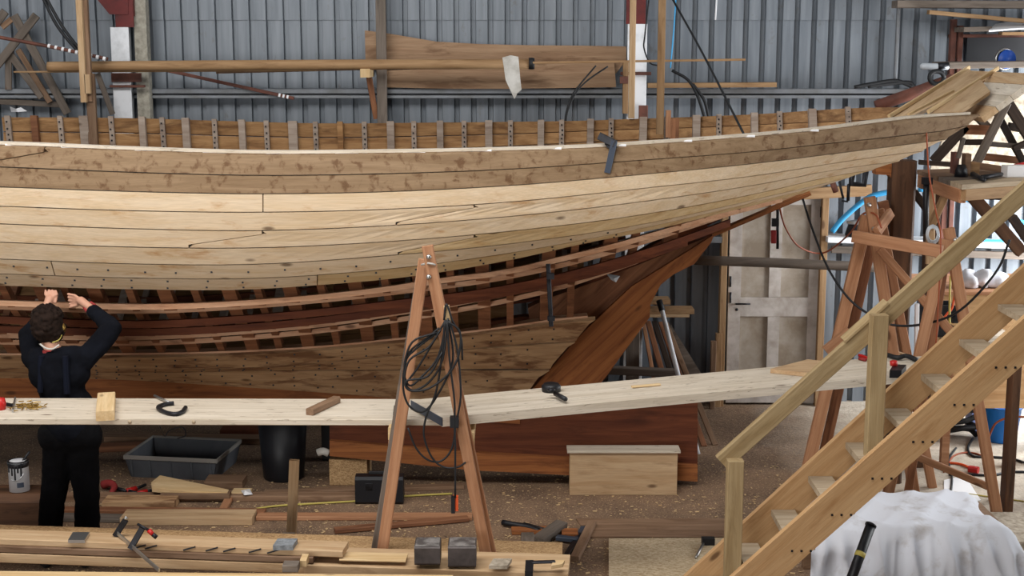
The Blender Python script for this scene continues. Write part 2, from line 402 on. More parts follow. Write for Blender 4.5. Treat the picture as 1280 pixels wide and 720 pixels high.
# ------------------------------------------------------------------ the hull
YC = 10.72
def B(X): return 1.72 - .02*(X+1)**2 if X < -1 else 1.72 - 1.2*(min(X+1, 4.6)/4.4)**1.9
def sst(a, b_, x): t = min(1, max(0, (x-a)/(b_-a))); return t*t*(3-2*t)
G = {
 'S0': (1.0, 1.0, [(-200,178),(0,182.5),(160,189),(320,193.7),(480,192.7),(640,189.5),(740,186),(848,179),(935,172.5),(1040,162.5),(1111,153),(1152,148.5),(1199,145.5),(1226,144)]),
 'S1': (1.015, .97, [(-200,203),(0,209),(160,215.5),(320,219.5),(480,217.5),(640,211.5),(800,200.5),(960,188),(1040,179),(1134,169),(1199,160),(1211,157)]),
 'S2': (1.02, .9, [(-200,228),(0,234),(160,239.5),(320,242.5),(480,240),(640,232),(800,218.5),(960,202.5),(1040,192.5),(1134,180.7),(1184,174)]),
 'S3': (1.01, .8, [(-200,252),(0,258),(140,263),(320,265.5),(480,262),(640,252.5),(800,236),(960,217.5),(1040,204.5),(1115,193.5),(1154,189)]),
 'S4': (.99, .7, [(-200,273),(0,280),(160,286),(320,288.5),(480,282.5),(640,270.5),(800,252.5),(960,228.5),(1040,213),(1096,205),(1124,202)]),
 'S5': (.965, .6, [(-200,296),(0,303),(160,309),(320,310),(480,302.5),(640,289),(800,269),(960,239),(1042,220),(1092,212.5)]),
 'S6': (.93, .55, [(-200,318),(0,324),(160,330),(320,330.5),(480,320),(640,304.5),(800,281),(890,262),(960,245.5),(1062,222)]),
 'S7': (.89, .5, [(-200,337),(0,342.5),(160,347.5),(320,348),(480,337),(640,316),(765,293),(800,286),(890,265.5),(960,249),(1044,228)]),
 'S8': (.84, .45, [(-200,352),(0,357.5),(160,362),(320,362),(395,357),(480,350),(640,325),(740,302.5),(815,288),(915,263.5),(960,252.5),(1004,242)]),
 'R1': (.78, .4, [(-200,374),(0,379),(90,382),(175,384),(250,382),(320,378),(495,360),(550,351),(640,339),(685,328),(760,310),(843,286),(915,266),(980,249)]),
 'R2': (.72, .36, [(-200,383),(0,388.5),(175,394),(320,387),(495,370),(640,350),(760,321),(860,289),(920,269),(960,256)]),
 'R3': (.65, .3, [(-200,394),(0,400),(175,406),(320,398),(495,380),(640,360),(760,331),(880,291),(915,278)]),
 'R4': (.57, .25, [(-200,408),(0,413),(175,417),(320,410),(500,389),(640,366),(760,338),(862,303)]),
 'R5': (.5, .2, [(-200,418),(0,424),(160,427),(320,418),(420,408),(495,396),(582,382),(640,369),(733,346),(850,309)]),
 'R6': (.43, .17, [(-200,427),(0,432.5),(180,434),(320,426),(420,416),(495,405),(640,379),(700,364),(800,330)]),
 'G0': (.34, .13, [(-200,444),(0,447),(120,447),(320,442.5),(420,436),(495,428),(577,420),(640,412),(683,405),(746,399)]),
 'G1': (.27, .12, [(-200,458),(0,460),(120,461),(320,459.5),(495,445),(640,432),(722,427)]),
 'G2': (.2, .12, [(-200,464),(0,465),(120,466),(320,463.5),(480,462.5),(690,462)]),
 'G3': (.14, .12, [(-200,472),(0,473),(120,474),(320,486),(480,498),(560,506),(650,512)]),
}
XEND = {k: v[2][-1][0] for k, v in G.items()}
def cspline(pts):
    xs = np.array([p[0] for p in pts], float); ys = np.array([p[1] for p in pts], float)
    d = np.gradient(ys, xs)
    def f(x):
        i = min(max(np.searchsorted(xs, x)-1, 0), len(xs)-2); h = xs[i+1]-xs[i]; t = (x-xs[i])/h
        return ((2*t**3-3*t*t+1)*ys[i] + (t**3-2*t*t+t)*h*d[i] + (-2*t**3+3*t*t)*ys[i+1] + (t**3-t*t)*h*d[i+1])
    return f
FY = {k: cspline(v[2]) for k, v in G.items()}
def onhull(px, py, g0, g1):
    Y = 9.4
    for _ in range(12):
        p = at(px, py, Y); Y = .4*Y + .6*(YC - B(p.x)*(g0 + (g1-g0)*sst(.8, 3.3, p.x)))
    return at(px, py, Y)
def guide(k, px): return onhull(px, float(FY[k](px)), G[k][0], G[k][1])
LINE = {}
for k in G:
    pts = [guide(k, x) for x in np.linspace(-200, XEND[k], 120)]
    LINE[k] = np.array([tuple(p) for p in pts])
def surf(k, X):
    L = LINE[k]
    return V((X, float(np.interp(X, L[:,0], L[:,1])), float(np.interp(X, L[:,0], L[:,2]))))
def mir(p): return V((p[0], 2*YC-p[1], p[2]))
hull = T('wooden_hull', 'unfinished wooden yacht hull, pale planks above bare reddish ribs, filling the shed', 'boat', (0, YC, 0))
def plank(ka, kb, x0, x1, mat, side=1, jog0=None, jog1=None, thick=.036, dirup=.25):
    """one plank between two seams; x0/x1 px at the rows t = 0, .2, .8, 1 (jog = px list for scarfed ends)"""
    rows = [0, .2, .8, 1]; e0 = jog0 or [x0]*4; e1 = jog1 or [x1]*4
    n = max(3, int((max(e1)-min(e0))/36)); gap = .035
    outer, inner = [], []
    for r, t in enumerate(rows):
        for c in range(n+1):
            px = e0[r] + (e1[r]-e0[r])*c/n
            tt = (gap if r == 0 else 1-gap if r == 3 else t)
            pa = min(px, XEND[ka]); pb = min(px, XEND[kb])
            a, b_ = guide(ka, pa), guide(kb, pb)
            outer.append(a.lerp(b_, tt)); ti = tt
            inner.append(a.lerp(b_, ti) + V((0, thick, thick*dirup)))
    vs = outer + inner; k = n+1; o = 4*k; fs = []
    for r in range(3):
        for c in range(n):
            q = (r*k+c, r*k+c+1, (r+1)*k+c+1, (r+1)*k+c); fs += [q, tuple(o+i for i in reversed(q))]
    for c in range(n): fs += [(c, o+c, o+c+1, c+1), (3*k+c, 3*k+c+1, o+3*k+c+1, o+3*k+c)]
    for r in range(3): fs += [(r*k, (r+1)*k, o+(r+1)*k, o+r*k), (r*k+n, o+r*k+n, o+(r+1)*k+n, (r+1)*k+n)]
    if side < 0: vs = [mir(v) for v in vs]
    return mk('hull_plank', vs, fs, mat, hull, False)
SEQ = ['S0','S1','S2','S3','S4','S5','S6','S7','S8']
def ends(i): a, b_ = XEND[SEQ[i]], XEND[SEQ[i+1]]; return [a+(b_-a)*t for t in (0,.2,.8,1)]
L4 = [-200]*4
def sc_(xt, xb): return [xt, xt, xb, xb]
def plus(j, d): return [v+d for v in j] if abs(j[0]-j[3]) < 20 else [j[0]+d, j[1]+6.5, j[2]+6.5, j[3]+d]
g1 = 1.4
nearplan = [
 (0, 'grey_plank', [sc_(54.5, -20)]), (1, 'grey_plank', []), (2, 'pale_plank', [[328]*4]),
 (3, 'pale_plank', [sc_(592, 494.5)]), (4, 'pale_plank', [sc_(327, 235.5)]), (5, 'pale_plank', [sc_(592, 497)]),
 (6, 'pale_plank', [[63,64,67,68]]), (7, 'pale_plank', [[396]*4]) ]
for i, mt, cuts in nearplan:
    j = L4
    for cset in cuts + [None]:
        e = ends(i) if cset is None else cset
        plank(SEQ[i], SEQ[i+1], 0, 0, 'tan_plank' if (cset is None and i in (5, 7)) else mt, 1, j, e)
        j = plus(e, g1)
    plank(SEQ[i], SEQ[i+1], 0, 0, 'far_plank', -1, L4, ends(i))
# bottom planks by the keel
plank('G0','G1', -200, 712, 'garboard', 1, None, [745,740,725,720], dirup=.6); plank('G1','G2', -200, 685, 'garboard', 1, None, [720,714,694,688], dirup=.6)
plank('G2','G3', -200, 620, 'garboard', 1, None, [688,679,653,644], dirup=.6)
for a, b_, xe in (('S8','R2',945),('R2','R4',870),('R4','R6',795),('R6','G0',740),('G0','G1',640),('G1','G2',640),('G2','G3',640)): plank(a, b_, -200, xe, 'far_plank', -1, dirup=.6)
# ribbands and stringers
def sweep(name, k, xa, xb, hgt, dep, inset, mat, side=1, step=40):
    n = max(3, int((xb-xa)/step)); vs = []
    for c in range(n+1):
        p = guide(k, xa+(xb-xa)*c/n) + V((0, inset, inset*.5))
        for dy, dz in ((0,-hgt/2),(0,hgt/2),(dep,hgt/2),(dep,-hgt/2)): vs.append(p + V((0, dy, dz)))
    fs = [(c*4+i, c*4+(i+1)%4, (c+1)*4+(i+1)%4, (c+1)*4+i) for c in range(n) for i in range(4)] + [(0,1,2,3), (n*4+3, n*4+2, n*4+1, n*4)]
    if side < 0: vs = [mir(v) for v in vs]
    return mk(name, vs, fs, mat, hull)
for k in SEQ[1:8]: sweep('seam_shade', k, -200, XEND[k]-6, .024, .012, .014, 'black_rubber')  # black strips added behind the open seams, standing in for their shade
for k in ('G1','G2'): sweep('seam_shade', k, -200, XEND[k]-30, .03, .012, .016, 'black_rubber')  # same added shade strips for the bottom plank seams
for side in (1, -1):
    for k, h_, d_, ins, mt in (('R1',.036,.04,0,'ribband'),('R2',.036,.045,.04,'ribband'),('R3',.05,.04,.0,'stringer_red'),('R4',.05,.04,.01,'stringer_red'),
                               ('R5',.04,.06,.04,'ribband'),('R6',.036,.06,.04,'ribband')):
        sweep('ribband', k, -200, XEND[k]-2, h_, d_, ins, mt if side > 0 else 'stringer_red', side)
    # inner ledges seen between the ribs
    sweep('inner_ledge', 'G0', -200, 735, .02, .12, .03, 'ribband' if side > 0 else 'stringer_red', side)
# ribs: px of the far rib heads, width px, kind
ribs = [(20,7,'p'),(52,8,'r'),(82,6,'p'),(111,11,'w'),(143,6,'p'),(181,8,'w'),(205,6,'p'),(234,9,'w'),(269,6,'p'),(303,8,'w'),(333,6,'p'),(366,11,'w'),
        (394,6,'p'),(425,7,'o'),(455,6,'p'),(488,9,'w'),(517,6,'p'),(550,8,'w'),(580,6,'p'),(611,9,'w'),(638,6,'p'),(676,8,'w'),(702,6,'p'),(738,8,'w'),
        (764,6,'p'),(804,9,'w'),(834,7,'p'),(870,9,'w'),(898,6,'p'),(941,8,'w'),(972,6,'p'),(1011,9,'w'),(1054,6,'p')]
ribs = [(-72,7,'p'),(-42,9,'w'),(-12,6,'p')] + ribs
KS = ['S0','S2','S4','S6','S8','R2','R4','R6','G0']
def rib(X, wid, mat, side, dep, ks, head):
    vs = []; n = 0
    for k in ks:
        if X > LINE[k][-1,0]: break
        p = surf(k, X)
        if n == 0: p = p + V((0,0,head))
        tan = .045 if k[0] == 'S' else .034
        for dx, dy in ((-wid/2, tan), (wid/2, tan), (wid/2, tan+dep), (-wid/2, tan+dep)):
            vs.append(p + V((dx, dy, dy*(.15 if k[0] == 'S' else .7))))
        n += 1
    if n < 2: return
    fs = [(c*4+i, c*4+(i+1)%4, (c+1)*4+(i+1)%4, (c+1)*4+i) for c in range(n-1) for i in range(4)] + [(0,1,2,3), (n*4-1, n*4-2, n*4-3, n*4-4)]
    if side < 0: vs = [mir(v) for v in vs]
    return mk('rib', vs, fs, mat, hull)
boltgeo = []
for px, wpx, kd in ribs:
    X = at(px, 165, 12.35 - max(0, (px-640)/640)*1.1).x
    wid = wpx*12.2/F
    m_ = {'p':'rib_pale','r':'rib_red','w':'rib_pale','o':'far_plank'}[kd]
    rib(X, wid, m_, -1, .05 if kd != 'p' else .03, KS, .01)
    rib(X, .05 if kd == 'p' else .09, 'rib_red', 1, .06, KS, -.01)
    if kd != 'p' and X < 2.2:
        p = surf('S0', X); box('frame_head', 'paper', p+V((-.07,.035,-.004)), p+V((.07,.11,.018)), hull)
    if kd == 'p' and X < LINE['S2'][-1,0]:      # bolt holes in the lighter ribs
        a, b_ = mir(surf('S0', X)), mir(surf('S2', X))
        for q in (.12, .35, .55, .72, .9):
            p = a.lerp(b_, q) + V((random.uniform(-.006,.006), -.079, 0)); boltgeo.append(boxgeo(p, (.012,.006,.014)))
tag(multi('bolt_head', 'dark_steel', boltgeo, hull), kind='stuff')
# pale sheer strips, far and near
sweep('sheer_strip', 'S0', -200, 1215, .016, .09, .03, 'scaffold', 1)
# fastening holes along the lower planks (one joined part)
hole = []
for ka, kb in (('S7','S8'),('G0','G1'),('G1','G2'),('G2','G3'),('S6','S7')):
    x = -30 if ka[0] == 'S' else 120
    while x < (780 if ka[0] == 'S' else min(XEND[ka], XEND[kb])-25):
        a, b_ = guide(ka, x), guide(kb, x)
        for q in ((.25,.75) if ka != 'S6' else (.5,)):
            d = guide(ka, x+random.uniform(-4,4)).lerp(guide(kb, x+random.uniform(-4,4)), q+random.uniform(-.08,.08))
            hole.append(boxgeo(d + V((0,-.001,0)), (.012,.008,.012)))
        x += random.uniform(38, 48) if ka[0] == 'S' else random.uniform(20, 34)
tag(multi('fastening_hole', 'black_plastic', hole, hull), kind='stuff')
# centreline timbers
gd = at(880,300,YC) - at(690,478,YC)
ppoly('sternpost', 'orange_oak', [(640,516),(672,479),(720,425),(746,399),(790,358),(838,328),(893,293),(889,303),(868,330),(842,343),(826,356),(813,380),(812,397),(780,440),(757,472),(720,516)], YC-.13, .26, hull, gd)
ppoly('deadwood', 'rib_red', [(688,372),(745,352),(800,330),(893,293),(838,327),(790,357),(745,398),(662,402),(660,385)], YC-.08, .16, hull, gd)
ppoly('deadwood', 'stringer_red', [(600,424),(700,412),(735,398),(655,396),(600,404)], YC-.06, .12, hull, (1,0,.1))
for q0_, q1_ in (((1042,205),(985,224)), ((985,224),(880,274)), ((880,276),(690,384))): bar('horn_timber', 'stringer_red', at(*q0_,YC), at(*q1_,YC), .09, .14, hull)
ppoly('keel', 'stringer_red', [(412,530),(560,500),(872,498),(872,582),(592,566),(412,551)], YC-.11, .22, hull, (1,0,0))
ppoly('keel_shoe', 'orange_oak', [(412,551),(592,566),(872,582),(872,602),(592,588),(412,570)], YC-.16, .32, hull, (1,0,0))
ppoly('keel', 'orange_oak', [(-200,468),(120,470),(320,482),(480,494),(650,506),(650,530),(420,515),(-200,510)], YC-.13, .26, hull, (1,0,0))
bar('horn_timber', 'orange_oak', at(1012,241,10.55), at(890,293,10.58), .028, .1, hull)
# transom and the loose boards over it
n0 = at(1226,147,10.2); c_ = at(1300,92,10.2); d_ = at(1212,88,11.28); f0 = mir(n0)
up3 = (V(c_)-V(n0)).cross(V(f0)-V(n0)).normalized()*-.045
for k in range(4):
    t0, t1 = k/4+.004, (k+1)/4-.004
    q = [n0.lerp(c_, t0), n0.lerp(c_, t1), f0.lerp(d_, t1), f0.lerp(d_, t0)]
    prism('transom_plank', 'scaffold' if k in (1,2) else 'pine_board', q, up3, hull, (0,1,0))
for nm, q, mt in (('transom_board', [(1111,152,10.05),(1142,149,10.05),(1233,104,10.9),(1209,90,11.3)], 'pine_board'),
              ('transom_board', [(1162,147,10.1),(1202,143,10.15),(1237,119,10.45),(1224,103,10.72)], 'pine_board')):
    pts = [at(*p) for p in q]; nrm = (pts[1]-pts[0]).cross(pts[3]-pts[0]).normalized()
    if nrm.z < 0: nrm = -nrm
    pts = [p + nrm*.03 for p in pts]
    prism(nm, mt, pts, nrm*-.028, hull, pts[3]-pts[0])
bar('batten', 'fresh', at(1111,152,10.0)+V((0,0,.035)), at(1211,90,11.3)+V((0,0,.035)), .03, .02, hull)
bar('batten', 'fresh', at(1136,151,10.05)+V((0,0,.03)), at(1192,121,10.6)+V((0,0,.03)), .05, .015, hull)
bar('batten', 'fresh', at(1160,147,10.08)+V((0,0,.04)), at(1247,91,10.95)+V((0,0,.035)), .028, .02, hull)
X1 = LINE['S0'][-1,0]
prism('light_blocker', 'dark_timber', [surf('S2', x)+V((0,.12,-.1)) for x in (-4.2,-3,-2,-1,0,1,1.8)] + [mir(surf('S2', x)+V((0,.12,-.1))) for x in (1.8,1,0,-1,-2,-3,-4.2)], (0,0,.03), hull)  # unseen sheet added inside the hull to keep skylight out of the lower gaps
# ------------------------------------------------------------------ trestles and the long planks they carry
plank1 = slab('scaffold_plank', 'scaffold', at(-190,522.5,8.12), at(583,524.5,8.11), .485, .038)
tag(plank1, 'long pale work plank running behind the A-frame and before the person', 'plank')
# dowel plugs on its edge are parts
p1z = at(300,523.6,8.115).z
for x in (162, 242):
    lathe('dowel_plug', 'tread_wood', [(.012,0),(.012,.006)], at(x, 527.5, 8.112), plank1, 10, (0,1,0))
A2, B2 = atz(553,522,p1z+.058), atz(1149,466.5,p1z+.058)
x2 = (B2-A2).normalized(); d2 = V((-x2.y, x2.x, 0)).normalized()
c516, cback = atz(514,500,p1z+.058), atz(1120,440,p1z+.058)
plank2 = prism('scaffold_plank', 'scaffold', [A2, B2, atz(1160,445,p1z+.058), atz(1070,449,p1z+.058), c516], (0,0,-.055), None, x2)
tag(plank2, 'long pale work plank receding to the right past the foot of the sternpost', 'plank')
prism('painted_end', 'blue_steel', [A2+V((-.004,-.004,-.001)), c516+V((-.004,0,-.001)), c516+V((-.004,0,-.05)), A2+V((-.004,-.004,-.05))], (.006,.004,0), plank2)
# A-frame trestle in front
tr = T('trestle', 'tall fir A-frame trestle hung with black cable in the middle foreground', 'trestle', (at(545,690,8.0).x, 8.02, .42))
def leg2(name, top, bot, Y, wpx, parent, t=.05, mat='fir', zb=None):
    a, b_ = at(*top, Y), at(*bot, Y)
    if zb is not None:
        k = (a.z-zb)/(a.z-b_.z); b_ = a + (b_-a)*k
    return bar(name, mat, a+V((0,t/2,0)), b_+V((0,t/2,0)), wpx*Y/F, t, parent)
leg2('leg', (530,325), (478,688), 7.97, 14.5, tr, .045, zb=.42)
leg2('leg', (534,308), (607,692), 7.87, 14.5, tr, .045, zb=.42)
leg2('leg_backing', (527,340), (470,688), 8.02, 13, tr, .04, 'weathered', .42)
leg2('leg_backing', (541,340), (614,692), 7.92, 13, tr, .04, 'fir', .42)
for x, y in ((536,321), (536,346)):
    lathe('bolt_head', 'bare_steel', [(.014,0),(.014,.008),(.007,.014),(.0,.014)], at(x,y,7.862), tr, 12, (0,-1,0))
tube('rope_lashing', 'rag', [at(527,331,7.955), at(536,329,7.86), at(544,331,7.87)], .006, tr, 6, 2)
for (x, y, ys) in ((491,540.8,.03), (588,542,.12)):
    bar('crossbar', 'fresh', at(x,y,8.06)-V((0,ys,0)), at(x,y,8.06)+V((0,.58,0)), .05, .075, tr, (1,0,0))
    bar('crossbar_cleat', 'fir', at(x,y+15.5,8.06)-V((0,ys-.01,0)), at(x,y+15.5,8.06)+V((0,.04,0)), .05, .06, tr, (1,0,0))
a = at(557,382,7.985); b_ = at(566,424,7.985)
bar('cable_peg', 'fresh', at(558,382,7.86), at(561,409,7.86), .032, .03, tr); bar('cable_peg', 'fir', at(561,409,7.86), at(564,424,7.86), .028, .03, tr)
# hanging cable
def P3(x, y, Y=7.83): return at(x, y, Y)
loops = [[(556,402),(540,430),(522,460),(507,478),(504,468),(512,440),(532,424),(549,410)],
 [(558,400),(548,445),(528,470),(512,482),(505,462),(515,428),(545,416)],
 [(560,398),(553,450),(536,478),(515,488),(506,474),(512,450),(536,434),(551,412)],
 [(560,402),(575,415),(573,445),(560,468),(535,486),(512,488),(508,476),(535,470),(553,440)],
 [(561,403),(566,450),(548,492),(530,514),(512,508),(504,485),(507,452),(520,436),(548,415)],
 [(556,400),(553,440),(545,490),(533,520),(530,545),(540,572),(555,584),(572,584),(582,578)],
 [(562,400),(572,440),(576,490),(573,515),(569,528)], [(559,402),(562,450),(568,500),(568,528),(569,560),(569,622)],
 [(510,535),(520,560),(535,575),(552,576),(565,560),(570,530)], [(555,400),(558,380-0),(566,402),(576,420),(578,450)]]
ge = []
for i, l in enumerate(loops):
    pts = smooth_pts([P3(x, y, 7.845 - .012*(i % 4)) for x, y in l], 5); ge.append(tube_geo(pts, .0062, 6))
cab = multi('extension_cable', 'black_rubber', ge, None, True)
tag(cab, 'looped black extension cable hanging from the peg of the A-frame trestle', 'cable')
mk('cable_plug', *boxgeo(P3(568,527), (.05,.05,.06)), 'black_plastic', cab)
mk('inline_switch', *boxgeo(P3(569.5,629), (.03,.035,.085)), 'orange_plastic', cab); mk('switch_face', *boxgeo(P3(566.5,630)-V((0,.01,0)), (.022,.04,.095)), 'black_plastic', cab)
# trestles on the right
t1 = T('trestle', 'reddish A-frame trestle beside the thick brown pillar and the old door', 'trestle', (at(1085,500,10.3).x, 10.3, 0))
leg2('leg', (1085,270), (1045,440), 10.3, 15, t1, .05, zb=0); leg2('leg', (1088,247), (1117,440), 10.25, 14, t1, .05, zb=0)
leg2('leg', (1098,270), (1062,430), 10.48, 12, t1, .05, 'rib_red', 0); leg2('leg', (1100,262), (1134,440), 10.52, 11, t1, .05, zb=0)
pbar('brace', 'fir', (1100,312), (1197,424), 10.2, 10.1, 11, .04, t1)
for x, y in ((1086,256), (1092,286)): lathe('bolt_head', 'bare_steel', [(.016,0),(.016,.01),(0,.016)], at(x,y,10.24), t1, 10, (0,-1,0))
bar('crossbar', 'fir', at(1096,290,10.2), at(1113,266,10.5), .07, .04, t1)
pbar('crossbar', 'rib_red', (1101,266), (1113,263), 10.58, 10.58, 26, .05, t1)
pbar('foot_block', 'fir', (1033,440), (1064,415), 10.18, 10.18, 13, .05, t1)
t2 = T('trestle', 'reddish A-frame trestle whose right leg shows below the staircase', 'trestle', (at(1190,560,9.9).x, 9.85, 0))
leg2('leg', (1183,300), (1148,455), 9.75, 13, t2, .05, zb=0); leg2('leg', (1187,286), (1248,646), 9.8, 13.5, t2, .05, zb=0)
leg2('leg', (1187,300), (1163,450), 10.1, 9, t2, .05, 'rib_red', 0); leg2('leg', (1188,300), (1213,440), 10.2, 10, t2, .05, 'rib_red', 0)
lathe('bolt_head', 'bare_steel', [(.016,0),(.016,.01),(0,.016)], at(1194,300,9.79), t2, 10, (0,-1,0))
pbar('lower_brace', 'fir', (1148,572), (1238,610), 9.9, 9.9, 9, .04, t2)
tag(pbar('crossbar_timber', 'fir', (1068,296), (1178,315), 10.16, 9.66, 15.5, .05), 'reddish timber beam bridging the two right-hand trestles', 'beam')

# ------------------------------------------------------------------ the staircase
st = T('staircase', 'open pine staircase with handrail rising to the right foreground', 'staircase', (at(900,700,7.4).x, 7.5, 0))
YN, YF = 7.2, 7.82
def stringer(Y, p, q, hpx, mat):
    a, b_ = at(*p, Y), at(*q, Y); k = a.z/(b_.z-a.z); foot = a - (b_-a)*k; top = b_ + (b_-a)*1.1; h = hpx*Y/F
    return prism('stringer', mat, [foot, top, top-V((0,0,h)), V((foot.x + h*(b_.x-a.x)/(b_.z-a.z), Y, 0))], (0,.045,0), st, b_-a), foot, top
s1, f1, e1_ = stringer(YN, (994,652), (1180,487), 63, 'stair_pine')
s2, f2, e2_ = stringer(YF, (908,674), (1112,487), 58, 'stair_pine')
# strips of lighter edging on top of the stringers and the treads
t_a = at(1151,467,YF); t_b = at(1200,423.5,YF); t_c = at(1247,380,YF)
dz = (t_c.z-t_a.z)/2; dx = (t_c.x-t_a.x)/2
for k in range(-7, 6):
    x, z = t_a.x + dx*k, t_a.z + dz*k
    if z < .12: continue
    box('tread', 'tread_wood', (x, YN+.05, z-.035), (x+.135, YF-.004, z), st)
scr = []
for k in range(-5, 4):
    for q in (.0, .05, .1):
        scr.append(boxgeo((t_a.x+dx*k+q, YN-.001, t_a.z+dz*k-.02), (.011,.006,.011)))
tag(multi('screw_head', 'dark_steel', scr, st), kind='stuff')
ra, rb = at(902,578,7.6), at(1280,240,7.6); d = (rb-ra)
rl = bar('handrail', 'treated', ra, rb + d*.4, 30*7.6/F*.75, .045, st, None)
bar('rail_cap', 'treated', at(1108,377,7.62), at(1054,425,7.62), .1, .02, st, (0,1,0))
def post(x, ytop, ybot, Y, wpx=21):
    a = at(x, ytop, Y); b_ = at(x, ybot, Y)
    return bar('newel_post', 'treated', a, V((a.x, Y, b_.z)), wpx*Y/F, .08, st, (1,0,0))
post(1099, 393, 590, 7.54); post(919, 575, 800, 7.54)
for x, y in ((1016,463),(1031,452),(1151,318),(1145,322)):
    pass
# ------------------------------------------------------------------ low platform of stacked boards in the foreground
def fr(px0, y0, px1, y1, Y0, Y1): return at(px0, y0, Y0), at(px1, y1, Y1)
zP = .42
pA, pB = atz(-120, 699, zP), atz(703, 694.5, zP); bA, bB = atz(-120, 652, zP), atz(703, 678, zP)
plat = prism('chipboard_platform', 'chipboard', [pA, pB, bB, bA], (0,0,-.022), None, pB-pA)
tag(plat, 'long low chipboard platform edge behind the stacked boards in the foreground', 'platform')
for x in (-60, 350, 660):
    c = atz(x, 690, zP-.03); c2_ = atz(x, 664, zP-.03)
    bar('bearer', 'weathered', (c.x, c.y, .195), (c.x, c2_.y-.02, .195), .08, .39, plat, (1,0,0))
def sboard(name, mat, x0, y0, x1, y1, Y0, Y1, depth, thick, label, group=None):
    return tag(slab(name, mat, at(x0,y0,Y0), at(x1,y1,Y1), depth, thick), label, 'board', group)
zt = .42
sboard('plank_board', 'pine_board', -150, 686, 394, 706, 7.88, 7.62, .2, .058, 'bottom plank of the three stacked in the left foreground')
sboard('plank_board', 'brown_board', -150, 677.5, 391, 697, 7.88, 7.62, .21, .037, 'middle plank of the three stacked in the left foreground')
b3 = sboard('plank_board', 'pine_board', -150, 668, 428, 689, 7.9, 7.62, .16, .038, 'top plank of the stack, notched along its edge, left foreground')
for x in (178, 192, 240, 268, 290, 322, 345):
    p = at(x, 685+ (x-240)*.035, 7.9 - .28*(x+150)/578 - .004)
    bar('notch', 'black_plastic', p + V((-.05,0,-.013)), p + V((.02,0,.008)), .008, .008, b3, (0,0,1), .001)
sboard('pale_board', 'fresh', 424, 699, 507, 701, 7.62, 7.6, .12, .012, 'short thin pale board slipped under the end of the notched plank')
sboard('base_board', 'pine_board', 380, 706, 710, 717, 7.62, 7.5, .3, .055, 'broad low board carrying the two lead blocks')
sboard('front_plank', 'fresh', -160, 738, 560, 745, 7.2, 7.05, .3, .05, 'pale plank along the very bottom edge, left foreground')
tag(box('offcut', 'fresh', at(375,705,7.5)-V((0,0,.02)), at(383,700,7.5)+V((0,.1,0))), 'small pale square offcut at the end of the middle plank', 'block')
tag(box('offcut', 'weathered', at(353,716,7.42), at(372,707,7.42)+V((0,.08,0))), 'grey block standing just behind the bottom edge plank', 'block')
# lead ballast blocks, plates
for x0, x1, yb, yt, lab in ((518,550,707,683,'left of the two dark lead blocks on the low board'), (560,595,710,683,'right of the two dark lead blocks on the low board')):
    lo = at(x0,yb,7.55); hi = at(x1,yt,7.55)
    o = box('lead_block', 'lead', (lo.x, 7.55, lo.z), (hi.x, 7.7, hi.z), None, .012); tag(o, lab, 'block', 'lead blocks'); box('worn_top', 'bare_lead', (lo.x+.006, 7.556, hi.z-.001), (hi.x-.006, 7.694, hi.z+.002), o)
def plate(name, mat, x0, y0, x1, y1, z, t, label, cat='plate', skew=6):
    pts = [atz(x0, y1, z), atz(x1, y1, z), atz(x1+skew, y0, z), atz(x0+skew, y0, z)]
    return tag(prism(name, mat, pts, (0,0,-t)), label, cat)
zt2 = at(100,672,7.9).z+.018
plate('steel_plate', 'bare_steel', 85, 665, 106, 675, at(90,676.8,7.785).z+.02, .018, 'shiny grey metal plate lying on the notched plank')
plate('granite_block', 'granite', 341, 673, 366, 682, at(350,686.5,7.658).z+.03, .028, 'speckled grey stone block beside the upright stick')
plate('marble_tile', 'stone', 611, 698, 634, 707, at(620,710,7.52).z+.026, .02, 'pale square tile on the low board, right of the lead blocks')
# hand tools on the low board
def clamp(name, mat, pts, r, label, w=None):
    o = tube(name, mat, pts, r, None, 6, 0); return tag(o, label, 'clamp')
# sliding bar clamp
bc = T('bar_clamp', 'steel sliding bar clamp with red grip leaning on the notched plank', 'clamp', at(178,694,7.8))
bar('bar', 'bare_steel', at(146,666,7.86), at(199,713,7.42), .024, .008, bc)
bar('jaw', 'dark_steel', at(144,670,7.86), at(157,650,7.86), .035, .02, bc); bar('jaw', 'dark_steel', at(163,686,7.7), at(178,660,7.72), .035, .022, bc)
tube('screw', 'dark_steel', [at(172,655,7.72), at(186,663,7.7)], .008, bc, 6, 0); tube('grip', 'red_plastic', [at(186,663,7.7), at(191,668,7.69)], .015, bc, 8, 0, r1=.012)
tube('grip_end', 'black_plastic', [at(191,668,7.69), at(196,672,7.69)], .013, bc, 8, 0)
lathe('screw_pad', 'bare_steel', [(.01,0),(.014,.006),(.0,.02)], at(157.5,649,7.83), bc, 8)
tc = T('flat_clamp', 'black and grey clamp lying on the right end of the low board', 'clamp', at(660,710,7.55))
zc = at(660,708,7.52).z+.03
prism('head', 'black_plastic', [atz(656,714,zc), atz(666,714,zc), atz(667,700,zc), atz(657,700,zc)], (0,0,-.03), tc)
bar('bar', 'dark_steel', atz(665,703,zc), atz(694,702,zc), .03, .012, tc, (0,1,0)); prism('pad', 'fresh', [atz(689,707,zc), atz(703,705,zc), atz(706,700,zc), atz(692,700,zc)], (0,0,-.02), tc)
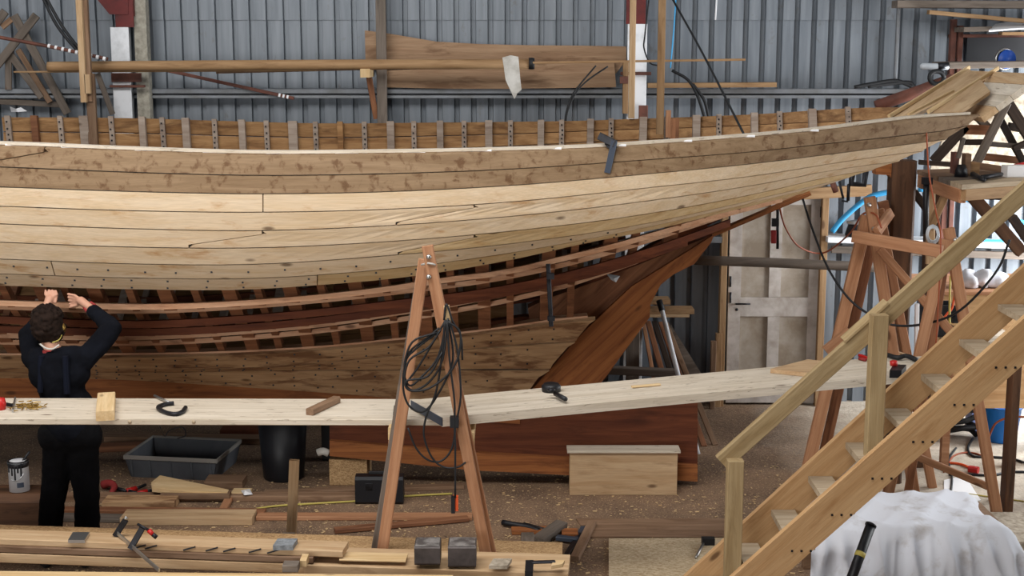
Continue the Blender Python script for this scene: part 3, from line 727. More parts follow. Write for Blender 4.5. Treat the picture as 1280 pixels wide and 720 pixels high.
# ------------------------------------------------------------------ things on the work planks
zw = p1z
tag(bar('wood_block', 'fresh', atz(131.5,520,zw+.03), atz(134.5,495,zw+.03)+V((0,-.02,0)), .105, .058, None, (1,0,0)), 'squared pale wood block on the work plank by the person', 'block')
tag(bar('wood_stick', 'brown_board', atz(387,515,zw+.02), atz(421,499,zw+.02), .05, .04, None, (.4,1,0)), 'short worn wood stick lying on the work plank', 'stick')
gcl = T('g_clamp', 'old black iron clamp lying on the work plank', 'clamp', atz(212,510,zw))
z_ = zw+.014
tube('frame', 'dark_steel', [atz(217,504,z_), atz(206,505.5,z_), atz(198,508.5,z_), atz(200,512,z_), atz(209,516,z_), atz(220,517.5,z_), atz(228,514.5,z_), atz(232,509.5,z_)], .0135, gcl, 8, 4)
tube('screw', 'bare_steel', [atz(214,504,z_), atz(193,494.5,z_)], .008, gcl, 6, 0)
scl = T('small_clamp', 'small black metal clamp on the work plank beside the A-frame', 'clamp', atz(494,514,zw))
for q in (((493,509),(503,508)), ((493,519),(503,518))): tube('jaw', 'black_plastic', [atz(*q[0], zw+.02), atz(*q[1], zw+.02)], .012, scl, 6, 0)
tube('frame', 'dark_steel', [atz(494,509,zw+.02), atz(493,519,zw+.02)], .009, scl, 6, 0)
geo = []
for i in range(70):
    x = random.gauss(34, 13); y = random.gauss(507, 2.6); p = atz(x, max(501, min(516, y)), zw+.006+random.random()*.02); a = random.uniform(0, 6.28)
    geo.append(tube_geo([p, p+V((math.cos(a)*.03, math.sin(a)*.03, random.uniform(-.004,.004)))], .0035, 5))
tag(multi('brass_screws', 'brass', geo), 'heap of brass screws at the left end of the work plank', 'screws', None, 'stuff')
rt = T('screw_gun', 'red and steel hand tool at the far left end of the work plank', 'tool', atz(8,508,zw))
lathe('body', 'red_plastic', [(.0,-.04),(.032,-.035),(.036,0),(.03,.035),(0,.04)], atz(0,505,zw+.036), rt, 14); bar('blade', 'dark_steel', atz(6,505,zw+.012), atz(17,507,zw+.012), .02, .02, rt)
bar('steel_strip', 'bare_steel', atz(16,514,zw+.012), atz(19,498,zw+.012), .022, .01, rt)
hp = T('hand_plane', 'small black block plane with a dark handle on the receding plank', 'plane', atz(689,486,zw+.058))
zz = zw+.058
lathe('body', 'black_plastic', [(.058,0),(.06,.035),(.045,.05),(.02,.05)], atz(689,489,zz), hp, 18); lathe('knob', 'dark_steel', [(.02,0),(.026,.012),(.0,.02)], atz(689,489,zz+.05), hp, 12)
tube('handle', 'black_plastic', [atz(694,492,zz+.03), atz(707,499,zz+.03)], .015, hp, 8, 0)
tag(bar('lath_offcut', 'fresh', atz(790,483.5,zz+.008), atz(825,480.5,zz+.008), .03, .012, None, (0,1,0)), 'thin pale lath offcut on the receding plank', 'offcut')
wedge = prism('wedge_board', 'pine_board', [atz(963,461,zz+.03), atz(1010,466,zz+.03), atz(1035,452,zz+.03), atz(1010,449,zz+.03)], (0,0,-.028), None, (1,0,0)); tag(wedge, 'tapered board lying on the receding plank below the door', 'board')
tb = T('battery_pack', 'dark battery box with a red cap on the plank by the stair post', 'battery', atz(1122,462,zz))
prism('body', 'dark_steel', [atz(1112,463,zz+.05), atz(1127,463,zz+.05), atz(1133,456,zz+.05), atz(1117,455,zz+.05)], (0,0,-.05), tb); lathe('cap', 'red_plastic', [(.025,0),(.025,.03),(.012,.035)], atz(1117,457,zz+.05), tb, 12)
rr_ = T('red_pliers', 'red handled pliers on the receding plank left of the stair post', 'pliers', atz(1080,447,zz))
tube('handle', 'red_plastic', [atz(1074,444,zz+.012), atz(1083,447,zz+.012), atz(1087,450,zz+.012)], .012, rr_, 6, 3); tube('handle', 'shirt_red', [atz(1074,448,zz+.012), atz(1082,450,zz+.012)], .012, rr_, 6, 0)
tag(tube('hose_bundle', 'black_rubber', [atz(1110,444,zz+.02), atz(1122,447,zz+.02), atz(1133,445,zz+.03), atz(1146,450,zz+.02)], .018, None, 6), 'short black hose lying on the back edge of the receding plank', 'hose')
# ------------------------------------------------------------------ floor clutter under the hull
def flr(name, mat, x0, y0, x1, y1, depth, thick, label, cat='board', group=None):
    """board on the floor; (x0,y0)-(x1,y1) = bottom front edge in px"""
    a, b_ = atz(x0, y0, .001), atz(x1, y1, .001)
    return tag(slab(name, mat, a+V((0,0,thick)), b_+V((0,0,thick)), depth, thick), label, cat, group)
cr = T('plastic_crate', 'open grey plastic crate on the earth floor right of the person', 'crate', atz(225,598,0))
a = atz(164,596,.0); b_ = atz(268,601,0); x = (b_-a).normalized(); d = V((-x.y, x.x, 0)); Lc = (b_-a).length; Wc = .5; hc = .17; fl = .035
def CP(u, v, z): return a + x*u + d*v + V((0,0,z))
for nm, q in (('wall', [(0,0),(Lc,0)]), ('wall', [(Lc,0),(Lc,Wc)]), ('wall', [(Lc,Wc),(0,Wc)]), ('wall', [(0,Wc),(0,0)])):
    (u0,v0),(u1,v1) = q; cu, cv = Lc/2, Wc/2
    def outp(u, v, k): return CP(u + math.copysign(fl*k, u-cu), v + math.copysign(fl*k, v-cv), hc*k)
    pts = [outp(u0,v0,0), outp(u1,v1,0), outp(u1,v1,1), outp(u0,v0,1)]
    inn = (CP(cu,cv,0)-(pts[0]+pts[1])/2); inn.z = 0; inn = inn.normalized()*.008
    prism(nm, 'grey_crate', pts, inn, cr)
prism('base', 'grey_crate', [CP(0,0,.003), CP(Lc,0,.003), CP(Lc,Wc,.003), CP(0,Wc,.003)], (0,0,.01), cr)
for (u0,v0,u1,v1) in ((-fl,-fl,Lc+fl,-fl),(Lc+fl,-fl,Lc+fl,Wc+fl),(Lc+fl,Wc+fl,-fl,Wc+fl),(-fl,Wc+fl,-fl,-fl)):
    bar('rim', 'crate_rim', CP(u0,v0,hc), CP(u1,v1,hc), .035, .014, cr, (0,0,1) if 0 else None if abs(v0-v1) < .01 else (0,0,1))
for u in (.02, Lc*.25, Lc*.5, Lc*.75, Lc-.02): bar('rib', 'grey_crate', CP(u,-.012,.02), CP(u,-fl*.95,hc-.01), .012, .02, cr, (1,0,0))
flr('floor_board', 'brown_board', 130, 553, 330, 556, .15, .05, 'dark board on the floor behind the grey crate, farther one')
flr('floor_board', 'rib_red', 120, 566, 190, 563, .12, .05, 'reddish board on the floor behind the left corner of the grey crate')
flr('floor_board', 'stringer_red', 275, 549, 345, 549, .2, .08, 'dark red timber on the floor between crate and black bin')
# black bin
bn = T('rubbish_bin', 'tall black plastic bin standing under the long work plank', 'bin', atz(351,606,0))
lathe('body', 'black_plastic', [(.155,0),(.16,.01),(.195,.5)], atz(351,604,0)+V((0,.16,0)), bn, 28); lathe('rim', 'black_plastic', [(.195,.49),(.21,.495),(.21,.515),(.185,.515)], atz(351,604,0)+V((0,.16,0)), bn, 28)
jc = T('jerrycan', 'black canister half hidden between bin and keel', 'canister', atz(402,600,0)+V((0,.2,0)))
p = atz(402,597,0)+V((0,.5,0)); box('body', 'black_rubber', p-V((.055,.06,0)), p+V((.055,.06,.36)), jc, .02); bar('handle', 'black_rubber', p+V((-.03,0,.38)), p+V((.03,0,.38)), .02, .05, jc, (0,1,0))
tag(tube('rag_roll', 'rag', [at(397,566,10.6), at(404,564,10.6), at(411,567,10.6)], .03, None, 8, 3), 'small pale rolled rag at the cut end of the keel', 'rag')
# keel block and black case
lo = atz(412,607,.0); tag(box('keel_block', 'chipboard', (lo.x, lo.y, 0), (at(459,607,lo.y).x, lo.y+.35, at(430,571,10.6).z-.02)), 'pale timber block under the cut end of the keel', 'block')
cs = T('tool_case', 'black plastic tool case on the floor left of the A-frame', 'case', atz(473,631,0))
lo = atz(444,631,0); hi = atz(504,631,0); hz = at(470,597,lo.y).z
box('body', 'black_plastic', (lo.x, lo.y, 0), (hi.x, lo.y+.13, hz), cs, .02); bar('handle', 'black_rubber', (lo.x+.1, lo.y+.06, hz+.02), (hi.x-.1, lo.y+.06, hz+.02), .03, .025, cs, (0,1,0))
box('latch', 'dark_steel', (lo.x+.08, lo.y-.008, hz*.55), (lo.x+.13, lo.y+.0, hz*.8), cs); box('latch', 'dark_steel', (hi.x-.13, lo.y-.008, hz*.55), (hi.x-.08, lo.y, hz*.8), cs)
# pale box panel half hidden by the stair side
lo = atz(712,606,0); hi = atz(846,606,0)
lo = atz(712,619,0); hi = atz(846,619,0)
pb_ = T('plywood_box', 'pale plywood box on the floor beyond the sternpost foot', 'box', atz(780,606,0))
box('side', 'pine_board', (lo.x, lo.y, 0), (hi.x, lo.y+.02, at(780,566,lo.y).z), pb_); box('lid', 'scaffold', (lo.x-.02, lo.y-.02, at(780,566,lo.y).z), (hi.x+.02, lo.y+.14, at(780,566,lo.y).z+.02), pb_)
box('side', 'pine_board', (lo.x, lo.y+.02, 0), (lo.x+.02, lo.y+.12, at(780,566,lo.y).z), pb_); box('side', 'pine_board', (hi.x-.02, lo.y+.02, 0), (hi.x, lo.y+.12, at(780,566,lo.y).z), pb_)
# upright stick
s_ = bar('upright_stick', 'pine_board', (at(361,668,8.75).x, 8.75, 0), at(368,575,8.75), .062, .035); tag(s_, 'single upright timber stick standing in front of the black bin', 'stick')
# pieces of timber
flr('floor_board', 'brown_board', -40, 627.5, 500, 627, .1, .045, 'long brown board crossing the floor just behind the persons heels')
flr('floor_board', 'rib_red', -40, 642, 330, 646, .09, .035, 'reddish board crossing the floor behind the long chipboard edge')
flr('floor_board', 'weathered', -40, 650, 150, 654, .12, .03, 'grey board lying nearest the chipboard edge at far left')
flr('floor_board', 'pine_board', 150, 657, 315, 657, .2, .055, 'thick pale board on the floor behind the bar clamp')
flr('floor_board', 'garboard', 128, 637, 218, 637, .16, .06, 'short thick board with dark knots right of the persons legs')
flr('floor_board', 'brown_board', 215, 628, 300, 624, .12, .03, 'flat board beneath the pale wedge offcut')
flr('floor_board', 'brown_board', 255, 612, 303, 612, .2, .06, 'stubby board against the front of the grey crate')
flr('floor_board', 'fresh', 289, 624, 312, 624, .12, .05, 'short pale squared end by the white paper scrap')
flr('floor_board', 'fir', 320, 651, 590, 651, .1, .03, 'long thin reddish batten between stick and trestle')
flr('floor_board', 'brown_board', 330, 621, 580, 612, .08, .03, 'long thin brown batten running behind the tool case')
o = bar('floor_board', 'rib_red', atz(418,663,.02), atz(585,648,.02), .07, .03, None, (0,1,0)); tag(o, 'dark red batten lying aslant in front of the thin batten', 'board')
zz_ = .075
o = prism('wedge_offcut', 'fresh', [atz(189,603,zz_+.03), atz(200,594,zz_+.05), atz(286,612,zz_), atz(284,616,zz_), atz(246,616,zz_), atz(190,610,zz_+.03)], (0,0,-.03), None, (1,0,-.1)); tag(o, 'pale wedge shaped plank offcut in front of the grey crate', 'offcut')
o = bar('floor_board', 'brown_board', atz(202,619,.05), atz(288,619,.05), .08, .045, None, (0,1,0)); tag(o, 'brown squared board carrying the pale wedge offcut', 'board')
o = bar('floor_board', 'fir', atz(277,641,.02), atz(287,622,.02), .06, .03); tag(o, 'short reddish stick laid crosswise near the white paper scrap', 'board')
tag(mk('paper_scrap', [atz(301,613,.06), atz(312,611,.06), atz(316,618,.055), atz(305,619,.06), atz(306,613,.09)], [(0,1,4),(1,2,4),(2,3,4),(3,0,4),(0,3,2,1)], 'paper'), 'crumpled white paper scrap on the floor by the crate', 'paper')
for k, (p0, p1, p2, lab) in enumerate((((158,614),(170,611),(182,606),'red handled clamp on the floor, left one of the crossed pair'), ((172,617),(184,615),(197,610),'red handled clamp on the floor, right one of the crossed pair'))):
    rc = T('sash_clamp', lab, 'clamp', atz(*p0, 0)); tube('grip', 'red_plastic', [atz(*p0,.03), atz(*p1,.03)], .02, rc, 8, 0, r1=.024); tube('bar', 'dark_steel', [atz(*p1,.03), atz(*p2,.03)], .012, rc, 6, 0)
    tube('jaw', 'black_plastic', [atz(p0[0]-14,p0[1]-4,.03), atz(*p0,.03)], .016, rc, 6, 0)
tag(tube('red_rag', 'shirt_red', [atz(129,606,.04), atz(137,604,.06), atz(143,608,.05), atz(139,617,.03)], .035, None, 8, 4, r1=.02), 'dark red crumpled rag beside the persons legs', 'rag')
tag(tube('yellow_cable', 'yellow_cord', [atz(300,640,.01), atz(340,633,.01), atz(400,629,.01), atz(450,626,.01), atz(510,620,.01), atz(565,617,.01)], .008, None, 6), 'thin yellow cord trailing across the floor past the tool case', 'cord')
tag(tube('floor_rope', 'black_rubber', [at(200,533,9.4), at(206,545,9.9), at(212,538,10.2), at(228,534,10.3), at(232,544,10.2), at(222,548,10.1)], .005, None, 6), 'loop of thin cord under the work plank above the crate', 'cord')
# paint can on a log block at left
lb = atz(20,620,0)
tag(bar('log_block', 'old_beam', (at(-30,600,9.3).x, 9.45, .17), (at(50,600,9.3).x, 9.45, .17), .3, .34, None, (0,1,0), .05), 'rough sawn log block under the paint can', 'block')
pc = T('paint_can', 'white paint can with dark drips and a wire handle on the log block', 'can', (at(21,575,9.4).x, 9.42, .34))
pz = .345; px_ = at(21,575,9.4).x; r_ = .068
lathe('body', 'white_paint', [(r_,0),(r_,.2),(r_+.004,.205),(r_,.21)], (px_, 9.42, pz), pc, 24); lathe('paint_crust', 'black_plastic', [(r_+.001,.17),(r_+.003,.185),(r_+.004,.212),(r_-.01,.214),(r_-.012,.15),(0,.15)], (px_,9.42,pz), pc, 24)
for an, ln in ((-1.9,.07),(-1.6,.1),(-1.3,.05),(-1.0,.08),(-2.3,.05)): 
    q = V((px_+math.cos(an)*(r_+.001), 9.42+math.sin(an)*(r_+.001), pz)); bar('paint_drip', 'black_plastic', q+V((0,0,.19-ln)), q+V((0,0,.19)), .012, .004, pc)
lb_ = []
for k in range(7):
    an = -1.45 + k*.11
    for z in (.035, .07): lb_.append((px_+math.cos(an)*(r_+.0015), 9.42+math.sin(an)*(r_+.0015), pz+z))
mk('label_band', lb_, [(2*i, 2*i+2, 2*i+3, 2*i+1) for i in range(6)], 'blue_steel', pc)
tube('handle', 'bare_steel', [(px_-r_, 9.42, pz+.18), (px_-.03, 9.36, pz+.09), (px_+.03, 9.35, pz+.1), (px_+r_, 9.42, pz+.18)], .003, pc, 6)
tag(tube('stirring_stick', 'black_plastic', [(px_-.03, 9.42, pz+.12), (px_+.08, 9.43, pz+.27)], .009, None, 6, 0), 'black paint caked brush standing in the paint can', 'brush')
# right part of the floor: things between trestle foot and stairs
tag(bar('floor_stick', 'brown_board', atz(718,699,.02), atz(740,654,.02), .06, .04, None, (1,0,0)), 'lone stick on the floor right of the dark clamps', 'stick')
tag(bar('notched_block', 'weathered', atz(672,677,.04), atz(702,656,.05), .09, .06, None, (.7,.7,0)), 'notched brown block among the dark clamps on the floor', 'block')
fc = T('sash_clamp', 'blue and black clamp on the floor by the lone stick', 'clamp', atz(720,675,0))
bar('bar', 'black_plastic', atz(707,697,.02), atz(725,668,.02), .04, .03, fc, (1,0,0)); bar('bar', 'blue_steel', atz(722,676,.02), atz(730,660,.02), .05, .03, fc, (1,0,0)); bar('arm', 'blue_steel', atz(696,672,.03), atz(722,675,.03), .05, .03, fc, (0,1,0))
tag(bar('red_block', 'orange_oak', atz(702,668,.02), atz(722,668,.02), .12, .05, None, (0,1,0)), 'small orange block inside the blue clamp', 'block')
bk = T('floor_clamp', 'black clamp with long screw lying right of the trestle foot', 'clamp', atz(650,657,0))
tube('frame', 'black_plastic', [atz(628,653,.03), atz(645,656,.03), atz(662,659,.03), atz(674,664,.02)], .022, bk, 6, 3); tube('screw', 'black_plastic', [atz(655,654,.03), atz(690,664,.03)], .01, bk, 6, 0)
flr('floor_board', 'orange_oak', 640, 669, 690, 668, .1, .03, 'orange board under the black clamp right of the trestle foot')
pts = [atz(761,760,.014), atz(761,673,.014), atz(925,672,.014), atz(935,760,.014)]
tag(prism('floor_sheet', 'chip_pale', pts, (0,0,-.013)), 'square chipboard sheet lying on the floor left of the stair foot', 'sheet')
pts = [atz(640,672,.008), atz(640,650,.008), atz(930,650,.008), atz(930,671,.008)]
tag(prism('floor_strip', 'brown_board', [atz(735,671,.01), atz(720,648,.01), atz(935,648,.01), atz(925,671,.01)], (0,0,-.009)), 'dull brown board strip on the floor behind the chipboard sheet', 'board')
cd = T('mallet', 'small black headed tool lying on the chipboard sheet', 'tool', atz(885,680,.02))
bar('head', 'black_plastic', atz(877,676,.04), atz(893,676,.04), .05, .05, cd, (0,1,0)); tube('handle', 'bare_steel', [atz(879,679,.03), atz(870,697,.025)], .01, cd, 6, 0)
# ------------------------------------------------------------------ boards behind the sternpost
for k, (p0, p1, wpx, mt, lab) in enumerate((((804,402),(815,462),5,'fir','leftmost of the thin boards leaning under the wall shelf'), ((810,402),(827,463),7,'rib_red','second thin board leaning under the wall shelf'),
    ((818,402),(838,464),7,'dark_timber','third, darkest thin board leaning under the wall shelf'), ((826,403),(848,466),7,'rib_red','fourth thin board leaning under the wall shelf'), ((832,404),(858,468),7,'brown_board','fifth thin board leaning under the wall shelf, behind the white tube'))):
    a, b_ = at(*p0, 12.95), at(*p1, 12.4); k_ = a.z/(a.z-b_.z); b_ = a + (b_-a)*k_
    tag(bar('leaning_board', mt, a, b_, wpx*12.6/F, .02, None, (1,0,0)), lab, 'board', 'boards leaning under the wall shelf')
o = prism('triangular_panel', 'weathered', [at(838,405,13.0), at(876,466,12.5), at(900,500,12.3), at(850,500,12.3)], (0,.015,0)); tag(o, 'grey triangular plywood offcut leaning against the wall sheets', 'panel')
for y0, y1, x1, mt, lab in ((375,381,838,'batten','top board jutting from behind the sternpost'), (387,393,868,'batten','long board of the lower pair jutting from behind the sternpost'), (393,397,862,'pine_board','thin board beneath the lower pair behind the sternpost')):
    tag(pbar('shelf_board', mt, (700,(y0+y1)/2), (x1,(y0+y1)/2), 12.7, 12.7, y1-y0, .2), lab, 'board')
tt = T('white_tube', 'white metal tube with a black grip leaning behind the sternpost', 'tube', atz(852,500,0))
a, b_ = at(826,382,12.3), at(847,466,11.9); k_ = a.z/(a.z-b_.z); b2_ = a+(b_-a)*k_
tube('tube', 'white_paint', [a, b2_], .021, tt, 10, 0); tube('grip', 'black_rubber', [at(824,376,12.33), at(828,389,12.27)], .028, tt, 10, 0)
tag(vbar('grey_board', 'weathered', 783, 800, 415, 470, 12.6, .03, None, 0), 'broad grey board standing behind the foot of the sternpost', 'board')
tag(pbar('low_rail', 'weathered', (758,464), (850,468), 12.3, 12.2, 9, .1), 'grey timber lying low behind the sternpost', 'board')
tag(vbar('stub_board', 'batten', 895, 903, 417, 470, 12.98, .05, None, 0), 'taller stub board standing left of the door jamb', 'board')
tag(vbar('stub_board', 'brown_board', 889, 896, 427, 470, 12.9, .05, None, 0), 'shorter stub board standing left of the door jamb', 'board')
tag(tube('grey_pole', 'weathered', [at(868,325,12.2), at(980,329,12.15), at(1112,335,12.1)], .042, None, 10, 3), 'grey round pole running level across the old door', 'pole')
# wooden pillar under the stern
pl = T('stern_shore', 'thick rough brown timber pillar propping up the stern', 'post', (at(1130,440,10.72).x, 10.72, 0))
a = at(1131,201,10.66); bar('post', 'old_beam', (a.x, a.y+.06, 0), a+V((0,.06,0)), 30*10.7/F, .18, pl, (1,0,0), .02)
ppoly('cap_block', 'orange_oak', [(1095,209),(1117,204),(1117,226),(1112,219),(1095,218)], 10.68, .12, pl, (1,0,0))
tag(bar('post_collar', 'pine_board', at(1112,441,10.4), at(1146,452,10.4), .06, .03), 'pale board across the foot of the rough pillar', 'board')
# ------------------------------------------------------------------ platform on the right
zf = 2.395
pf = T('work_platform', 'raised timber work platform at right with tools on it, beside the stern', 'platform', (3.7, 10.6, 0))
q0, q1, q2, q3 = atz(1203,231,zf), atz(1340,222,zf), atz(1340,206,zf), atz(1146,212,zf)
n_ = 4
for k in range(n_):
    t0, t1 = k/n_+.006, (k+1)/n_-.006
    prism('platform_board', ('tread_wood','weathered','brown_board','brown_board')[k], [q0.lerp(q3,t0), q1.lerp(q2,t0), q1.lerp(q2,t1), q0.lerp(q3,t1)], (0,0,-.035), pf, q1-q0)
bar('front_beam', 'batten', q0+V((.02,.03,-.075)), q1+V((0,.03,-.075)), .05, .08, pf, (0,1,0)); bar('side_beam', 'fir', q0+V((.02,.05,-.085)), q3+V((.02,-.05,-.085)), .05, .1, pf, (1,0,0))
pbar('brace', 'batten', (1186,238), (1163,288), 10.5, 10.5, 8, .06, pf); pbar('brace', 'old_beam', (1212,240), (1279,316), 10.4, 10.4, 15, .07, pf)
pbar('brace', 'dark_timber', (1270,246), (1215,244), 10.7, 10.7, 10, .06, pf); pbar('brace', 'dark_timber', (1143,240), (1160,262), 11.0, 11.0, 9, .06, pf)
for x, y in ((3.3, 11.1), (4.3, 10.5), (4.3, 11.2)): bar('leg', 'old_beam', (x, y, 0), (x, y, zf-.04), .1, .1, pf, (1,0,0))
pbar('brace', 'dark_timber', (1267,272), (1290,305), 9.9, 9.9, 11, .06, pf)
tg = T('pipe_clamp', 'black pipe clamp hanging upright from the platform edge', 'clamp', at(1157,260,10.4))
tube('pipe', 'black_plastic', [at(1158,222,10.35), at(1157,292,10.35)], .022, tg, 8, 0); mk('head', *boxgeo(at(1159,226,10.33), (.07,.05,.05)), 'black_plastic', tg)
pw = tag(pbar('pale_lath', 'pine_board', (1164,240), (1163,330), 10.9, 10.9, 11, .03), 'pale board hanging behind the pipe clamp', 'board')
# the film roll hanging there
fr_ = T('film_roll', 'crumpled roll of clear plastic film hanging beside the right trestle', 'plastic', at(1168,295,10.2))
for k in range(7):
    an = k*.9; pts = [at(1166+math.cos(an+q*.8)*9*(.6+.06*k), 293+math.sin(an+q*.8)*13*(.6+.06*k), 10.1+.02*k) for q in range(8)]
    tube('film_fold', 'clear_film', pts, .0022+.0012*(k % 3), fr_, 6, 3, True)
# tools on the platform
vs_ = T('bench_vise', 'rusty iron vise standing on the platform', 'vise', atz(1200,224,zf))
lathe('base', 'black_plastic', [(.05,0),(.045,.05),(.03,.09)], atz(1201,221,zf), vs_, 12); box('jaw', 'rust_red', atz(1192,221,zf)+V((0,0,.02)), atz(1198,221,zf)+V((0,.1,.18)), vs_); box('jaw', 'brown_board', atz(1206,221,zf)+V((0,0,.02)), atz(1213,221,zf)+V((0,.1,.17)), vs_)
tag(pbar('pale_slip', 'weathered', (1205,172), (1198,198), 10.4, 10.4, 5.5, .02), 'slim grey slip of wood standing behind the vise', 'stick')
tag(box('timber_block', 'batten', atz(1211,220,zf)+V((0,0,0)), atz(1224,220,zf)+V((0,.12,.1))), 'pale block beside the vise on the platform', 'block')
for k, (p0, p1, lab) in enumerate((((1216,218),(1230,225),'iron bar of the tool heap nearest the vise'), ((1228,222),(1252,218),'black clamp lying on the platform in front of the white box'))):
    o = tube('iron_tool', 'dark_steel', [atz(*p0,zf+.025), atz(*p1,zf+.025)], .022, None, 8, 0, r1=.016); tag(o, lab, 'tool')
tag(pbar('ledge_board', 'brown_board', (1214,206), (1262,213), 10.9, 10.9, 8, .05), 'brown board on edge along the back of the platform', 'board')
wb = T('white_box', 'white box on the platform with a red lidded tool behind', 'box', atz(1275,220,zf)); lo = atz(1259,222,zf)
box('body', 'paper', lo, lo+V((.22,.14,.085)), wb, .006)
rd = T('red_grinder', 'red power tool behind the white box on the platform', 'tool', atz(1270,212,zf)); tube('body', 'red_plastic', [atz(1264,211,zf+.05), atz(1282,207,zf+.07)], .03, rd, 8, 0); tube('neck', 'black_plastic', [atz(1254,210,zf+.05), atz(1264,211,zf+.05)], .022, rd, 8, 0)
# cradle of crossed timbers behind the transom
cx = T('crossed_cradle', 'dark crossed timber cradle behind the overhanging stern', 'cradle', (at(1235,215,11.2).x, 11.2, zf))
Yc_ = 11.25
for (p0, p1, wpx, mt, dy) in (((1260,128),(1216,216),10,'weathered',0), ((1254,118),(1290,175),13,'dark_timber',.06), ((1240,128),(1282,206),8,'dark_timber',.12), ((1256,140),(1232,120),8,'dark_timber',.18), ((1205,162),(1240,163),12,'rib_red',.1), ((1234,180),(1290,184),6,'weathered',.05), ((1208,158),(1168,202),12,'dark_timber',.1), ((1218,140),(1236,160),10,'weathered',.2),
        ((1230,196),(1285,202),9,'rib_red',.24), ((1262,158),(1290,163),10,'dark_timber',.2), ((1150,203),(1192,206),6,'dark_timber',.05), ((1202,178),(1232,178),7,'dark_timber',.16), ((1268,186),(1290,176),7,'dark_timber',.02)):
    pbar('cradle_timber', mt, p0, p1, Yc_+dy, Yc_+dy, wpx, .05, cx)
# pale sheet leaning at the back wall behind the cradle
o = ppoly('insulation_board', 'stone', [(1205,112),(1330,112),(1330,218),(1160,218)], 12.7, .03); tag(o, 'big pale speckled board standing behind the crossed cradle', 'panel')
# right rack at top
rk = T('timber_rack', 'rusty steel rack post with shelf arms at the top right', 'rack', (at(1197,90,12.9).x, 12.9, 0))
vbar('post', 'rust_red', 1190, 1197, 24, 200, 12.88, .06, rk, 0); vbar('post', 'rust_red', 1199, 1205, 32, 200, 12.86, .06, rk, 0); pbar('arm', 'rust_red', (1204,45), (1330,44), 12.8, 12.8, 4, .5, rk)
pbar('arm', 'rust_red', (1120,7), (1330,7), 12.95, 12.95, 2, .1, rk)
bar('shelf_back', 'black_plastic', at(1208,63,13.1), at(1330,63,13.1), .24, .02, rk, (0,0,1))
tag(pbar('rack_timber', 'weathered', (1122,5), (1340,6), 12.7, 12.7, 9, .2), 'long grey timber topmost on the right rack', 'timber')
tag(pbar('rack_timber', 'batten', (1162,15), (1290,27), 12.6, 12.6, 5, .08), 'pale board slanting down across the right rack', 'timber')
tag(pbar('rack_timber', 'weathered', (1205,37), (1240,36), 12.6, 12.6, 6, .3), 'short grey timber on the rack arm beside the white sheet', 'timber')
tag(pbar('rack_timber', 'batten', (1253,42), (1340,42), 12.55, 12.55, 4, .1), 'pale batten on the rack arm beneath the white sheet', 'timber')
tag(prism('white_sheet', 'paper', [at(1236,40,12.5), at(1262,38,12.5), at(1300,36,12.5), at(1340,35,12.5), at(1340,27,12.9), at(1265,29,12.9), at(1244,32,12.9)], (0,0,.015)), 'white paper sheet lying on the right rack', 'sheet')
sh = T('rack_shelf', 'dusty plank shelf of the right rack with a film wrapped end', 'shelf', at(1230,83,12.4)); 
pbar('board', 'weathered', (1182,82), (1330,80), 12.4, 12.4, 8, .4, sh); lathe('wrapped_end', 'clear_film', [(.015,0),(.03,.02),(.026,.2),(.03,.24),(.015,.25)], at(1150,83,12.35), sh, 10, (1,0,0)); tube('pipe', 'dark_steel', [at(1172,83,12.35), at(1186,82,12.35)], .03, sh, 8, 0)
rl_ = T('blue_reel', 'round blue reel on the rack shelf at the top right', 'reel', at(1252,77,12.35))
lathe('disc', 'blue_disc', [(.0,0),(.075,.0),(.083,.02),(.083,.03),(0,.035)], at(1257,74,12.66), rl_, 24, (.2,-1,0)); lathe('rim', 'bare_steel', [(.088,.0),(.097,.02),(.088,.05),(.083,.02)], at(1254,74,12.7), rl_, 24, (.2,-1,0)); 
tag(tube('hanging_coil', 'black_rubber', [at(1171+9*math.cos(k*.7), 97+8*math.sin(k*.7), 12.2+.005*k) for k in range(10)], .02, None, 8, 3), 'small black hose coil hanging below the rack shelf', 'hose')
tag(tube('rust_pipe', 'rust_red', [at(1095,133,12.3), at(1165,108,12.3), at(1190,99,12.3)], .05, None, 10, 0), 'rusty pipe slanting up to the right beyond the stern', 'pipe')
for k, pts in enumerate(([(1068,109),(1095,104),(1120,101),(1142,109)], [(1085,108),(1110,105),(1135,103),(1143,109)])):
    tag(tube('black_hose', 'black_rubber', [at(x, y, 12.95) for x, y in pts], .018, None, 6), ('lower','upper')[k] + ' of two black hoses lying on the wall girt near the stern', 'hose')
# ------------------------------------------------------------------ against the back wall
spar = T('long_spar', 'long round wooden spar resting on brackets along the back wall', 'spar', at(360,82,12.6))
tube('shaft', 'batten', [at(60,83.5,12.6), at(100,83,12.6), at(360,81,12.6), at(662,80,12.6)], .045, spar, 12, 3); lathe('collar', 'black_rubber', [(.05,0),(.052,.03),(.048,.05)], at(661,79.5,12.6), spar, 12, (1,0,0)); 
tag(pbar('thin_batten', 'batten', (17,90), (395,88), 12.7, 12.7, 2.2, .03), 'thin batten lying under the long spar', 'batten')
tag(pbar('thin_batten', 'brown_board', (270,91), (560,84), 12.72, 12.72, 2.2, .03), 'second thin batten slanting under the middle of the spar', 'batten')
tag(pbar('thin_batten', 'batten', (666,78.5), (932,74.5), 12.55, 12.55, 2.8, .03), 'thin straight lath running on from the spar past the right column', 'batten')
tag(pbar('painted_pole', 'rust_red', (208,88), (367,123), 12.96, 12.96, 4, .03), 'rusty flat bar slanting down behind the spar', 'bar')
tag(vbar('spar_bracket', 'fresh', 450, 462, 86, 97, 12.55, .4), 'pale bracket block under the spar by the tall grey upright', 'bracket')
tag(pbar('bracket_strut', 'rib_red', (461,97), (470,148), 12.8, 12.88, 7, .05), 'reddish strut leaning from the spar bracket to the grey upright', 'strut')
